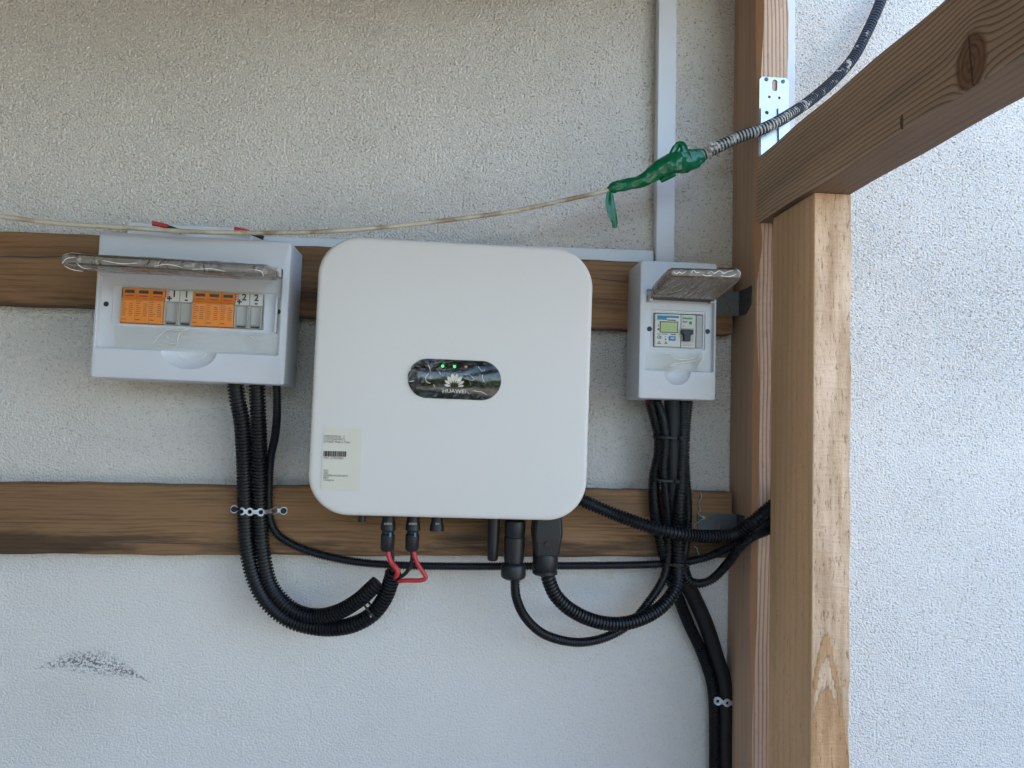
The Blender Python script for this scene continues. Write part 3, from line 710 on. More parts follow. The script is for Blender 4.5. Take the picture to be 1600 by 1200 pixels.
GROUP_SPD = None
def wide_box():
    db, df, dfl = .046, .14, .129
    f = Frame((152, 361), (453, 378), (447, 602), (143, 589), df)
    e = f.empty('breaker_box', 'wide pale grey breaker box with orange surge arresters and a film-wrapped lid swung up', 'breaker box')
    outer = (-f.w/2, f.w/2, -f.h/2, f.h/2)
    rec = f.rect((153, 408), (440, 416), (437, 556), (152, 543), df)
    slot = f.rect((175, 446), (430, 459), (429, 518), (176, 505), dfl)
    hole = f.rect((188, 449.5), (413, 460), (412, 515), (189, 505), dfl)
    cv = cover(f, e, outer, rec, slot, hole, db, df, dfl)
    nc = f.at(295, 549, df); wpx = f.w/303
    scoop(cv, (nc[0], -df-.004, rec[2]+.001), 46*wpx, .013, 31*wpx)
    # base tray behind the cover
    # screws
    for p in ((166, 475), (435, 487)):
        c = f.at(*p, dfl); s_ = disc((c[0], c[2]), .0042, -dfl-.0012, -dfl+.0008, 18).build('cover_screw', M['black_hard'], e, bevel=.0004)
    # modules: outline pixel positions along the slot
    zt = hole[3]-.0006; zb_ = hole[2]+.0008; x0 = f.at(190, 477, .134)[0]; x1 = f.at(411.5, 488, .134)[0]
    mw = (x1-x0)/10.15
    def spd(x, first):
        m_ = MB(); w_ = mw-.0003; y0 = -.1345
        # side profile: label part steps forward below the window
        prof = [(zt, -.110), (zt, y0+.002), (zt-.010, y0+.002), (zt-.0155, y0+.001), (zt-.019, y0-.0025), (zb_+.004, y0-.0025), (zb_, y0), (zb_, -.110)]
        vs = [(xx, y, z) for xx in (x, x+w_) for z, y in prof]; n = len(prof)
        fs = [tuple(range(n)), tuple(reversed(range(n, 2*n)))]+[(i, (i+1) % n, n+(i+1) % n, n+i) for i in range(n)]
        o = m_.add(vs, fs).build('surge_arrester', M['orange'], e, bevel=.0005)
        cx = x+w_/2
        MB().box(cx-w_*.34, cx+w_*.34, y0+.0011, y0+.004, zt-.0085, zt-.0035).build('indicator_window', M['dark_window'], o, bevel=.0002)
        yy = y0-.0027
        for k, zz in enumerate((.0125,)):
            MB().box(cx-w_*.32, cx+w_*.3, y0+.0004, y0+.003, zt-.0138, zt-.0118).build('print', M['ink_red'], o, smooth=0)
        p = MB(); rr = random.Random(int(x*1e4))
        p.box(cx-w_*.46, cx+w_*.46, yy, yy+.001, zt-.0208, zt-.0200)
        for k in range(8):
            z_ = zt-.0225-k*.0033
            if z_ < zb_+.009: break
            p.box(cx-w_*.42, cx-w_*rr.uniform(.02, .25), yy, yy+.001, z_-.0011, z_)
            if k != 0: p.box(cx+w_*.08, cx+w_*rr.uniform(.3, .42), yy, yy+.001, z_-.0011, z_)
        p.box(cx-w_*.42, cx-w_*.1, yy, yy+.001, zb_+.0045, zb_+.006)
        p.build('print', M['ink_brown'], o, smooth=0)
    def isolator(x, w_, num, sign, redmark):
        y0 = -.1315; zl = zt-.0195
        prof = [(zt, -.110), (zt, y0), (zl, y0), (zl-.0015, y0+.0035), (zb_+.006, y0+.0055), (zb_+.002, y0+.001), (zb_, y0+.001), (zb_, -.110)]
        vs = [(xx, y, z) for xx in (x, x+w_) for z, y in prof]; n = len(prof)
        o = MB().add(vs, [tuple(range(n)), tuple(reversed(range(n, 2*n)))]+[(i, (i+1) % n, n+(i+1) % n, n+i) for i in range(n)]).build('fuse_holder', M['breaker'], e, bevel=.0004)
        MB().box(x+.0006, x+w_-.0006, y0-.0006, y0+.0004, zl+.0008, zt-.0006).build('label_plate', M['breaker_white'], o, bevel=.0001)
        MB().box(x+.0002, x+.0018, y0-.0035, y0+.004, zb_+.001, zl-.001).build('lever_cheek', M['breaker'], o, bevel=.0004)
        MB().box(x+w_-.0018, x+w_-.0002, y0-.0035, y0+.004, zb_+.001, zl-.001).build('lever_cheek', M['breaker'], o, bevel=.0004)
        MB().box(x+w_*.2, x+w_*.8, y0-.001, y0+.006, zb_+.0008, zb_+.0035).build('finger_grip', M['ink'], o, bevel=.0004)
        text('handwriting', num, .0155, x+w_*(.62 if redmark else .5), zt-.0065, y0-.0009, M['ink'], o, bold=.00035)
        text('handwriting', sign, .015, x+w_*(.3 if redmark else .5), zt-.0148, y0-.0009, M['ink'], o, bold=.0006)
        if redmark:
            p = MB()
            for k in range(4): p.box(x+.0008, x+w_*.25, y0-.0009, y0, zt-.003-k*.0028, zt-.0016-k*.0028)
            p.build('print', M['ink_red'], o, smooth=0)
    x = x0
    for gi, num in ((0, '1'), (1, '2')):
        for k in range(3): spd(x, k == 0); x += mw
        x += .0003
        isolator(x, mw*1.03, num, '+', True); x += mw*1.03+.0002
        isolator(x, mw*.97, num, '-', False); x += mw*.97+.0003
    MB().box(x+.0008, hole[1]-.0004, -.1305, -.112, zb_, zt).build('blanking_strip', M['abs_in'], e, bevel=.0004)
    # hinge knuckles
    for p in (160, 436):
        c = f.at(p, 424 if p < 300 else 428, .139); MB().box(c[0]-.004, c[0]+.004, -.147, -.130, c[2]-.006, c[2]+.009).build('hinge', M['abs_in'], e, bevel=.0015)
    wf = lid_film(f, e, (168, 424), (432, 436), (106, 410), (412, 428), .1405, .262, .014, 3, (.095, .03), bow=.003)
    crease_glints(f, e, [[(97, 412), (104, 404), (118, 402)], [(100, 415), (112, 421), (130, 424)], [(160, 407), (190, 412), (215, 411)], [(240, 416), (262, 413), (285, 418)], [(300, 421), (330, 420), (352, 424)], [(120, 411), (128, 418), (142, 420)], [(395, 421), (408, 424), (412, 432)]], .275, wf.parent, .0004)
    fl = film_sheet(f, e, (178, 508), (436, 521), (436, 554), (180, 541), .1335, 5)
    crease_glints(f, e, [[(237.8, 538.5), (242.5, 532.5), (248.1, 525.9), (257.5, 517.5), (267.8, 513.8)], [(270.6, 516.0), (283.8, 516.6), (295.9, 513.2)], [(295.9, 513.8), (284.7, 518.4), (280.0, 522.2), (277.8, 529.7), (278.1, 538.1), (272.5, 542.8)], [(247.2, 538.1), (259.4, 540.9), (272.5, 542.3)], [(253.8, 532.5), (265.0, 536.3), (276.3, 535.9)], [(260.3, 522.2), (263.1, 528.8), (265.9, 530.6)], [(368.1, 513.8), (377.5, 514.7), (383.1, 518.4)], [(384.1, 522.2), (390.6, 525.0), (396.3, 529.7), (401.0, 534.4)], [(385.0, 525.0), (389.7, 530.6), (396.6, 534.8)]], .1352, fl)
    crease_glints(f, e, [[(277.2, 549.4), (279.1, 554.6), (285.6, 557.8), (295.0, 559.7)], [(311.9, 559.7), (319.4, 556.9), (323.5, 551.3)]], .1335, fl, .0004)
    MB().box(rec[1]-.010, rec[1]-.006, -.1385, -.130, f.at(436, 520, .14)[2], f.at(436, 465, .14)[2]).build('catch', M['abs_in'], e, bevel=.0012)
    return f
fw = wide_box()

def small_box():
    db, df, dfl = .046, .135, .125
    f = Frame((1003, 407), (1123.7, 411), (1115, 626.5), (995.5, 621.5), df)
    e = f.empty('breaker_box', 'narrow pale grey meter box beside the post, its smoked lid raised in crinkled film', 'breaker box')
    outer = (-f.w/2, f.w/2, -f.h/2, f.h/2)
    rec = f.rect((1011, 452), (1120, 456), (1112, 582), (1007, 578), df)
    slot = f.rect((1019, 484), (1102.5, 487), (1101, 547), (1017, 543), dfl)
    hole = f.rect((1021, 488.5), (1099, 491.5), (1098, 545), (1021, 541), dfl)
    cv = cover(f, e, outer, rec, slot, hole, db, df, dfl)
    nc = f.at(1058, 578, df); scoop(cv, (nc[0], -df-.004, rec[2]), .026, .013, .026)
    for p in ((1014.7, 514), (1105.5, 518)):
        c = f.at(*p, dfl); disc((c[0], c[2]), .0044, -dfl-.0014, -dfl+.0008, 18).build('cover_screw', M['black_hard'], e, bevel=.0004)
    d = .130
    def bx(name, x0, y0, x1, y1, dep, mat, par, th=.0006, bev=0):
        q = f.rect((x0, y0), (x1, y0+(x1-x0)*.035), (x1, y1+(x1-x0)*.035), (x0, y1), dep)
        return MB().box(q[0], q[1], -dep, -dep+th, q[2], q[3]).build(name, mat, par, bevel=bev), q
    m_, q = bx('energy_meter', 1023.5, 490, 1063.5, 540.8, d, M['meter'], e, .02, .0006)
    bx('print', 1027, 492.5, 1061, 496, d+.0003, M['blue'], m_)
    bx('print', 1027, 495.5, 1042, 499.5, d+.0003, M['blue'], m_)
    bx('display_frame', 1031, 502, 1059.5, 519.5, d+.0006, M['ink'], m_, .001)
    bx('display', 1032.3, 503.2, 1058.3, 518.4, d+.0009, M['lcd'], m_, .001)
    bx('button', 1045.5, 525, 1056, 532, d+.0018, M['blue'], m_, .002, .0006)
    bx('print', 1048, 527.6, 1053.5, 528.8, d+.0021, M['white'], m_)
    a = f.at(1030, 527, d); text('print', 'CE', .0068, a[0], a[2], -d-.0004, M['ink'], m_, bold=.0002)
    p = MB(); rr = random.Random(2)
    def dash(x0, y0, x1, y1):
        q = f.rect((x0, y0), (x1, y0), (x1, y1), (x0, y1), d); p.box(q[0], q[1], -d-.0004, -d, q[2], q[3])
    dash(1042, 499.6, 1056, 501); dash(1027.5, 521.4, 1031.5, 522.4); dash(1034, 521.4, 1043, 522.4); dash(1048, 522, 1056, 523.2)
    dash(1028, 507, 1029, 510); dash(1027.5, 513, 1030, 516); dash(1039, 525, 1040.4, 526.4); dash(1039, 529, 1041, 531)
    p.build('print', M['ink'], m_, smooth=0)
    for cx, w_ in ((1029.8, 6), (1040.5, 5)):   # small triangular approval marks
        t = [f.at(cx-w_/2, 537.3, d), f.at(cx+w_/2, 537.5, d), f.at(cx, 532.6, d)]
        t2 = [f.at(cx-w_/4, 536.4, d), f.at(cx+w_/4, 536.5, d), f.at(cx, 534.3, d)]
        plate('print', [[(k[0], k[2]) for k in t], [(k[0], k[2]) for k in t2]], .0003, M['ink'], m_, y=-d-.0002)
    # breaker with its black toggle
    b_, q = bx('circuit_breaker', 1064.3, 491.6, 1087, 543, d-.0005, M['breaker_white'], e, .02, .0006)
    a = f.at(1074.5, 497.5, d); text('print', 'Schneider', .0046, a[0], a[2], -d-.0002, M['ink_green'], b_, bold=.0002)
    a = f.at(1070.5, 502.8, d); text('print', 'Easy9', .0036, a[0], a[2], -d-.0002, M['ink'], b_, bold=.0001)
    a = f.at(1079, 504.5, d); disc((a[0], a[2]), .003, -d-.0004, -d+.0005).build('test_light', M['ink_green'], b_, bevel=.0002)
    a = f.at(1068.6, 509.3, d); disc((a[0], a[2]), .0012, -d-.0004, -d+.0005, 8).build('print', M['ink_red'], b_)
    t, q = bx('toggle_well', 1065, 512.5, 1084, 534.5, d+.0002, M['breaker'], b_, .001, .0003)
    tg = MB(); q1 = f.rect((1064.8, 514.8), (1083.2, 515.4), (1083.2, 522.4), (1064.8, 521.8), d+.006); q2 = f.rect((1068.3, 521), (1078.8, 521.4), (1078.8, 533), (1068.3, 532.6), d+.006)
    pts = [(q1[0], q1[2]), (q2[0], q1[2]), (q2[0], q2[2]), (q2[1], q2[2]), (q2[1], q1[2]), (q1[1], q1[2]), (q1[1], q1[3]), (q1[0], q1[3])]
    tg.prism(pts, -d-.008, -d+.001).build('toggle', M['black_hard'], b_, bevel=.0009)
    p = MB()
    for x0, y0, x1, y1 in ((1066, 537, 1082, 538), (1066, 539.3, 1080, 540.2)):
        q = f.rect((x0, y0), (x1, y0), (x1, y1), (x0, y1), d); p.box(q[0], q[1], -d-.0002, -d+.0005, q[2], q[3])
    p.build('print', M['breaker'], b_, smooth=0)
    bx('blanking_strip', 1088, 492.5, 1097.3, 543.6, d-.003, M['breaker'], e, .02, .0005)
    for p_ in (1016, 1112):
        c = f.at(p_, 466 if p_ < 1050 else 470, .135); MB().box(c[0]-.0035, c[0]+.0035, -.141, -.126, c[2]-.005, c[2]+.007).build('hinge', M['abs_in'], e, bevel=.0012)
    wf = lid_film(f, e, (1015.5, 466), (1113, 471), (1048.5, 430), (1157, 433), .1365, .255, .012, 8, (.03, .03), bow=.004)
    crease_glints(f, e, [[(1052, 424), (1057, 428), (1061, 425), (1066, 427), (1072, 424)], [(1080, 426), (1084, 422), (1088, 426), (1094, 425)], [(1106, 427), (1112, 424), (1116, 427), (1124, 423), (1131, 427), (1138, 424), (1146, 423)], [(1098, 429), (1104, 431), (1112, 430)], [(1150, 419), (1157, 427), (1155, 432)], [(1126, 431), (1140, 432), (1150, 429)]], .268, wf.parent, .0005)
    film_sheet(f, e, (1010, 549), (1104, 553), (1103, 582), (1009, 578), .1335, 12, amp=.0014, flute=.6)
    crease_glints(f, e, [[(1035.0, 556.8), (1038.5, 553.3), (1049.0, 551.6)], [(1049.0, 553.3), (1052.5, 558.6), (1065.3, 562.1), (1079.3, 560.9), (1087.5, 556.8), (1088.9, 552.8)], [(1040.3, 575.5), (1046.7, 570.9), (1052.5, 568.5), (1065.3, 566.8), (1079.3, 565.0), (1088.7, 562.7), (1095.7, 556.8), (1099.2, 548.7)], [(1092.2, 576.7), (1093.3, 570.9), (1097.4, 562.7), (1099.2, 553.3)], [(1089.8, 577.9), (1092.2, 572.0), (1095.1, 565.0)], [(1047.8, 570.9), (1053.7, 572.0), (1056.0, 569.7)]], .1352, e.children[-1] if False else [c_ for c_ in e.children if c_.name.startswith('film')][0], .00055)
    return f
fs_ = small_box()

# ================================================================== INVERTER
def inverter():
    d = .19
    f = Frame((499, 367.5), (924.5, 392), (916.5, 814), (481, 803.5), .181)
    e = f.empty('solar_inverter', 'large white square solar inverter with rounded corners and black logo display', 'inverter')
    W, H = f.w/2, f.h/2; rad = .066
    r = lambda i, y, k=rad: rrect(-W+i, W-i, -H+i, H-i, k-i*.6, y, 14)
    MB().loft([r(.006, -.150), r(.0015, -.158), r(0, -.168), r(0, -d+.008), r(.0006, -d+.004), r(.0022, -d+.0014), r(.005, -d+.0003), r(.009, -d), r(.10, -d-.0004)], True, True).build('front_cover', M['paint'], e, smooth=40)
    MB().loft([r(.022, -.060, .05), r(.020, -.062, .05), r(.020, -.1495, .05)], True, True).build('heat_sink', M['steel_dark'], e)
    for x in (-.11, .11): MB().box(x-.02, x+.02, -.0595, -.0455, -.17, .17).build('mounting_bracket', M['galv_old'], e, bevel=.001)
    # display pill
    q = f.rect((637.5, 560), (783, 564.5), (783, 626), (637, 621.5), d)
    n = 18
    def pill(i, y):
        return rrect(q[0]+i, q[1]-i, q[2]+i, q[3]-i, (q[3]-q[2])/2-i, y, n)
    panel = MB().loft([pill(0, -d+.001), pill(0, -d-.0014), pill(.0006, -d-.0018)], True, True).build('display_panel', M['gloss_black'], e, smooth=40)
    for px, mt in ((691.8, 'led_green'), (710.2, 'led_green'), (728, 'led_amber')):
        c = f.at(px, 572+(px-692)*.035, d+.002); disc((c[0], c[2]), .0023, -d-.0022, -d-.0010, 16).build('status_light', M[mt], panel)
    # petal emblem
    c = f.at(709.6, 603.5, d); u = f.w/427
    lg = MB()
    for ang, r0, r1, wd in ((9, 5.0, 15.2, 2.3), (32, 6.0, 17.6, 3.0), (55.5, 6.0, 19.2, 3.6), (79, 6.0, 20.3, 4.0), (101, 6.0, 20.3, 4.0), (124.5, 6.0, 19.2, 3.6), (148, 6.0, 17.6, 3.0), (171, 5.0, 15.2, 2.3)):
        a = R(ang); pts = []
        for k in range(16):
            t = k/15; w_ = .74*wd*math.sin(math.pi*t**1.35)**.75*(1 if t < .97 else .2)
            pts.append((r0+(r1-r0)*t, w_))
        poly = [(p_, -q_) for p_, q_ in pts]+[(p_, q_) for p_, q_ in pts[-2:0:-1]]
        lg.prism([(c[0]+u*(p_*math.cos(a)-q_*math.sin(a)), c[2]+u*(p_*math.sin(a)+q_*math.cos(a))-.001) for p_, q_ in poly], -d-.0021, -d-.0015)
    lg.build('emblem', M['silver_print'], panel, smooth=0)
    t = f.at(709.6, 611.5, d); text('lettering', 'HUAWEI', .0082, t[0], t[2], -d-.0021, M['silver_print'], panel, sx=1.22, bold=.00012)
    # bubbled film over the display
    fb = MB(); nx, nz = 120, 50; vs = []; fs = []; rr = random.Random(4)
    blobs = [(rr.uniform(-.95, .95), rr.uniform(-.8, .8), rr.uniform(.018, .055), rr.uniform(0, 3.14)) for _ in range(22)]
    cx, cz, hw, hh = (q[0]+q[1])/2, (q[2]+q[3])/2, (q[1]-q[0])/2+.0006, (q[3]-q[2])/2+.0006
    for j in range(nz+1):
        v = -1+2*j/nz; lim = hw-hh+hh*math.sqrt(max(0, 1-v*v))
        for i in range(nx+1):
            x = (-1+2*i/nx)*lim; h = 0
            for bx_, bz_, br, ba in blobs:
                dx, dz = x/hw-bx_, (v-bz_)*hh/hw; a, b = dx*math.cos(ba)+dz*math.sin(ba), -dx*math.sin(ba)+dz*math.cos(ba)
                h += .0016*math.exp(-(a/br)**2-(b/(br*.35))**2)
            vs.append((cx+x, -d-.0028-h, cz+v*hh))
    for j in range(nz):
        for i in range(nx): k = j*(nx+1)+i; fs.append((k, k+1, k+nx+2, k+nx+1))
    fl = fb.add(vs, fs).build('film', M['film_disp'], panel, smooth=60)
    crease_glints(f, e, [[(668.6, 569.5), (671.2, 574.9), (672.3, 580.5)], [(669.5, 583.9), (665.6, 588.4), (665.0, 592.9), (668.4, 597.9), (672.9, 598.5)], [(724.6, 585.0), (731.4, 584.8), (737.0, 588.4), (741.5, 592.9), (737.0, 594.0), (725.7, 591.2)], [(747.1, 572.6), (751.6, 578.2), (756.7, 579.9), (757.2, 577.1)], [(738.7, 610.3), (744.9, 611.4), (752.7, 612.6), (761.7, 617.6)], [(754.4, 584.4), (753.9, 590.6), (756.7, 596.8)], [(677.4, 600.7), (679.6, 604.7)], [(639.1, 596.2), (647.0, 595.1)], [(642.5, 576.0), (639.7, 579.4)], [(685.8, 580.5), (688.6, 584.4)], [(726.9, 608.6), (730.2, 613.1), (733.6, 615.4)]], d+.0034, panel, .00033)
    # rating sticker
    q = f.rect((504.3, 668.5), (564.5, 670.5), (564, 767), (503, 766), d)
    st = MB().loft([rrect(q[0], q[1], q[2], q[3], .001, -d+.0005), rrect(q[0], q[1], q[2], q[3], .001, -d-.0009)], False, True).build('sticker', M['sticker'], e)
    y = -d-.0010; S_ = lambda px, py: f.at(px, py+(px-504)*.02, d)
    for px, py, s, size in ((506, 681.5, '(1P)02312WQN   V', .0052), (506, 685.5, '(1T)HV22A0160275', .0052), (506, 689.8, '(21P)0231 Made in China', .0052), (506, 715.2, 'MAC: 2C9452B0E1', .0052),
                         (505.5, 735.2, 'WiFi', .0050), (505.5, 739, 'SSID:', .0050), (505.5, 742.6, 'SUN2000-HV22A0160275', .0046), (505.5, 746.2, 'PSW:', .0050), (505.5, 749.6, 'Changeme', .0050)):
        a = S_(px, py); text('print', s, size, a[0], a[2], y, M['ink'], st, align='LEFT', sx=.78)
    rr = random.Random(11); bar = MB(); x = 505.8
    while x < 540:
        w_ = rr.choice((.35, .35, .7, 1.1)); a = S_(x, 704.5); b = S_(x+w_, 713); bar.box(a[0], b[0], y-.0001, y+.0004, b[2], a[2]); x += w_+rr.choice((.35, .5, .9))
    bar.build('barcode', M['ink'], st, smooth=0)
    # connectors under the case
    def conn(px, y1, y2, dd, prof, name, mat='black_hard', n=20):
        a = f.at(px, y1, dd); b = f.at(px, y2, dd); L = a[2]-b[2]
        return MB().lathe((a[0], -dd, b[2]), [(r_, t_*L) for r_, t_ in prof][::-1] if prof[0][1] > prof[-1][1] else [(r_, t_*L) for r_, t_ in prof], n).build(name, M[mat], e, smooth=35, bevel=.0003)
    px_m = (1.45-.15)/FPX
    dd = .125; k = (1.45-dd)/FPX
    for px in (607.5, 646):
        c_ = conn(px, 800, 861, dd, [(8.0*k, 0), (10.5*k, .06), (10.8*k, .42), (9.0*k, .45), (9.0*k, .52), (11.5*k, .54), (11.2*k, .70), (9.6*k, .80), (9.6*k, 1.0)], 'plug')
        a = f.at(px+3.5, 834, dd); MB().box(a[0]-.002, a[0]+.0012, -dd-.0125, -dd-.0105, a[2]-.0035, a[2]+.0035).build('seal_mark', M['blue'], c_, bevel=.0003)
        for ox in (-3.5, 2.5):
            a = f.at(px+ox, 817, dd); text('print', 'DC4', .004, a[0], a[2], -dd-.0123, M['white'], c_, sx=.8)
    c_ = conn(683.5, 800, 829.5, dd, [(10.8*k, 0), (10.8*k, .3), (8.8*k, .5), (8.8*k, 1.0)], 'port_cap')
    a = f.at(683.5, 817, dd); text('print', 'DC4', .004, a[0], a[2], -dd-.0123, M['white'], c_, sx=.8)
    conn(566, 800, 815.5, dd, [(5.5*k, 0), (5.5*k, 1.0)], 'drain_plug')
    conn(772.5, 800, 877, .12, [(2.0*k, 0), (6.5*k, .012), (8.3*k, .05), (9.0*k, .3), (10.2*k, 1.0)], 'aerial')
    c1 = conn(805.5, 800, 905, .13, [(14*k, 0), (18.5*k, .03), (19.5*k, .08), (19.5*k, .20), (18*k, .23), (14.5*k, .25), (15.5*k, .3), (16.5*k, .62), (15.0*k, .64), (15.0*k, .66), (16.2*k, .68), (16*k, .86), (12.5*k, .9), (12.5*k, 1.0)], 'communication_plug', n=28)
    # AC plug: boxy body that narrows to a round nut
    a = f.at(855, 800, .13); b = f.at(855, 865, .13); L = [(0, 20, .026), (.35, 22, .027), (.52, 22.5, .027), (.72, 20, .026), (1.0, 19, .024)]
    loops = []
    for t_, hw_, hd in L:
        z_ = a[2]+(b[2]-a[2])*t_; w_ = hw_*k; x_ = a[0]; yy = -.13
        loops.append([(x_+sx*(w_-.004*cx), yy+sy*(hd-.004*cy), z_) for sx, sy, cx, cy in ((1, -1, 0, 1), (1, -1, 1, 0), (-1, -1, 1, 0), (-1, -1, 0, 1), (-1, 1, 0, 1), (-1, 1, 1, 0), (1, 1, 1, 0), (1, 1, 0, 1))])
    ac = MB().loft(loops, True, True).build('power_plug', M['black_hard'], e, smooth=30, bevel=.001)
    cs = f.at(856, 851, .16); MB().lathe((cs[0], -.157, cs[2]), [(.005, -.002), (.005, 0), (.003, .0005)], 14, 'y').build('screw', M['black_hard'], ac)
    conn(852.5, 860, 898, .13, [(16.5*k, 0), (19.5*k, .05), (19.8*k, .16), (18*k, .2), (18.6*k, .24), (19.8*k, .3), (19.8*k, .92), (18*k, 1.0)], 'lock_nut', n=26)
inverter()

# ================================================================== CABLES
def cond(rows, r, label, d=None, corr=.0060, mat='black', name='corrugated_conduit', cat='conduit', seg=14, group=None, gmat=None):
    o = tube(name, path(rows, d), r, M[mat], None, corr=corr, seg=seg, gmat=gmat)
    return tag(o, label, cat, group)
PX = lambda d: (1.45-d)/FPX
cond([(366, 585, .10), (371, 625, .095), (378, 660, .085), (382, 727, .068), (383, 800, .0605), (386, 855, .06), (398, 906, .06), (420, 944, .06), (455, 970, .062), (500, 981, .07),
      (545, 978, .085), (580, 961, .095), (600, 936, .103), (611, 908, .11), (615, 892, .115)], 12.3*PX(.07), 'thick black corrugated conduit, leftmost under the wide breaker box, curving to the plugs')
cond([(401, 585, .10), (403, 640, .092), (405, 690, .08), (406, 740, .068), (406, 800, .0605), (410, 860, .06), (420, 908, .06), (440, 938, .062), (466, 957, .066), (498, 963, .074),
      (531, 955, .09), (560, 938, .104), (578, 922, .11), (592, 909, .112)], 12.0*PX(.07), 'thick black corrugated conduit in the middle below the wide box, its cut end open')
cond([(432, 585, .10), (433, 640, .09), (430, 680, .075), (423, 715, .064), (420, 763, .056), (421, 805, .055), (428, 826, .056), (441, 841, .057), (476, 859, .058), (523, 872, .06), (575, 880, .062),
      (650, 884, .06), (750, 885, .06), (880, 884, .06), (980, 883, .06), (1050, 880, .062), (1100, 872, .07), (1145, 852, .10), (1175, 833, .130), (1204, 812, .134), (1240, 790, .135)],
      6.3*PX(.06), 'long thin black conduit from the wide box running level under the inverter', corr=.0046)
# right of the inverter
cond([(880, 765, .075), (915, 784, .085), (959, 803, .095), (1006, 820, .118), (1052, 832, .132), (1099, 838, .12), (1146, 835, .115), (1177, 815, .136), (1204, 793, .139), (1240, 765, .14)],
     10.5*PX(.1), 'thick black conduit leaving the lower right of the inverter and passing behind the nearer post')
cond([(853, 890, .13), (858, 908, .13), (868, 930, .128), (889, 951, .125), (922, 968, .12), (959, 975, .115), (996, 969, .11), (1030, 951, .10), (1054, 922, .088), (1060, 890, .078),
      (1060, 850, .078), (1062, 800, .088), (1065, 750, .088), (1067, 700, .088), (1068, 655, .085), (1068, 612, .088)], 11.0*PX(.1), 'thick looping black conduit from the large power plug up to the narrow meter box')
cond([(805, 895, .13), (806, 930, .128), (819, 962, .12), (845, 988, .112), (880, 1001, .105), (916, 1003, .10), (953, 993, .095), (987, 972, .088), (1014, 940, .08), (1036, 905, .074),
      (1044, 870, .07), (1044, 820, .078), (1040, 770, .088), (1037, 730, .094), (1040, 690, .097), (1035, 650, .097), (1020, 612, .09)], 7.2*PX(.1), 'thin looping black conduit hanging from the round plug under the inverter', corr=.0046)
cond([(1013, 612, .085), (1020, 640, .083), (1030, 680, .080), (1030, 712, .075), (1023, 745, .070), (1023, 790, .066), (1031, 835, .062), (1042, 880, .060), (1052, 915, .055), (1062, 940, .045),
      (1076, 975, .03), (1096, 1018, .022), (1111, 1062, .02), (1116, 1100, .02), (1117, 1160, .02), (1117, 1260, .02), (1117, 1500, .02)], 9.4*PX(.06), 'black corrugated conduit on the left of the right-hand bundle, running down the wall', corr=.0046)
tag(tube('cable_sleeve', path([(1050, 612, .09), (1051, 660, .084), (1051, 720, .082), (1051, 780, .072), (1054, 830, .062), (1060, 870, .058), (1070, 905, .05), (1085, 935, .036), (1104, 978, .026), (1119, 1025, .021), (1130, 1062, .02),
      (1133, 1100, .02), (1133, 1200, .02), (1133, 1500, .02)]), 12.3*PX(.04), M['sleeve'], seg=18), 'thick smooth black sleeve in the middle of the right-hand bundle, running down to the ground', 'cable sleeve')
cond([(1078, 612, .09), (1074, 650, .09), (1070, 700, .088), (1072, 750, .085), (1075, 800, .078), (1072, 850, .075), (1066, 885, .078), (1074, 905, .08), (1092, 912, .08), (1114, 904, .085), (1137, 880, .10),
      (1156, 855, .12), (1178, 838, .132), (1206, 826, .133), (1240, 806, .133)], 7.2*PX(.08), 'thin black conduit at the right of the bundle, looping back up behind the nearer post', corr=.0046)
# plug leads
def lead(rows, r, mat, label, cat='cable', name='cable'):
    return tag(tube(name, path(rows), r, M[mat], seg=10, step=.004), label, cat)
lead([(606, 850, .125), (607, 866, .125), (611, 878, .127), (620, 889, .13), (621, 897, .128), (613, 905, .115)], 3.9*PX(.125), 'red', 'short red cable from the left plug into the conduit end')
lead([(645, 850, .125), (647, 866, .126), (653, 882, .128), (663, 897, .128), (665, 904, .127), (655, 907, .125), (635, 907, .12), (617, 909, .112)], 3.4*PX(.125), 'red', 'red cable bent to a sharp corner below the right plug')
lead([(611, 850, .118), (613, 866, .118), (613, 885, .113), (613, 899, .112)], 3.2*PX(.12), 'black_hard', 'black cable behind the short red one under the left plug')
lead([(643, 850, .12), (644, 872, .118), (640, 887, .116), (630, 899, .114), (616, 906, .112)], 3.0*PX(.12), 'black_hard', 'curved black cable from the right plug into the conduit')
lead([(357, 590, .10), (359, 600, .10), (364, 606, .097)], 3.5*PX(.1), 'red', 'bit of red cable showing under the wide breaker box')
lead([(1006, 615, .09), (1011, 626, .088), (1017, 640, .084)], 2.0*PX(.1), 'red', 'bit of red cable showing under the narrow meter box')
for (q, lab) in (((238, 349), 'left red and black cable stub above the wide breaker box'), ((366, 358), 'right red and black cable stub above the wide breaker box')):
    e = empty('cable_stub', P(q[0], q[1], .06), lab, 'cable'); o_ = P(q[0], q[1], .06)
    rel = lambda rows: [tuple(Vector(p)-o_) for p in path(rows)]
    x, y = q
    tube('red_end', rel([(x, y, .06), (x+10, y+1.5, .058), (x+24, y+5, .055)]), 3.6*PX(.06), M['red'], e, seg=10, step=.004)
    tube('black_tail', rel([(x+18, y+4.5, .0555), (x+30, y+7.5, .054), (x+46, y+14, .05)]), 3.3*PX(.06), M['black_hard'], e, seg=10, step=.004)

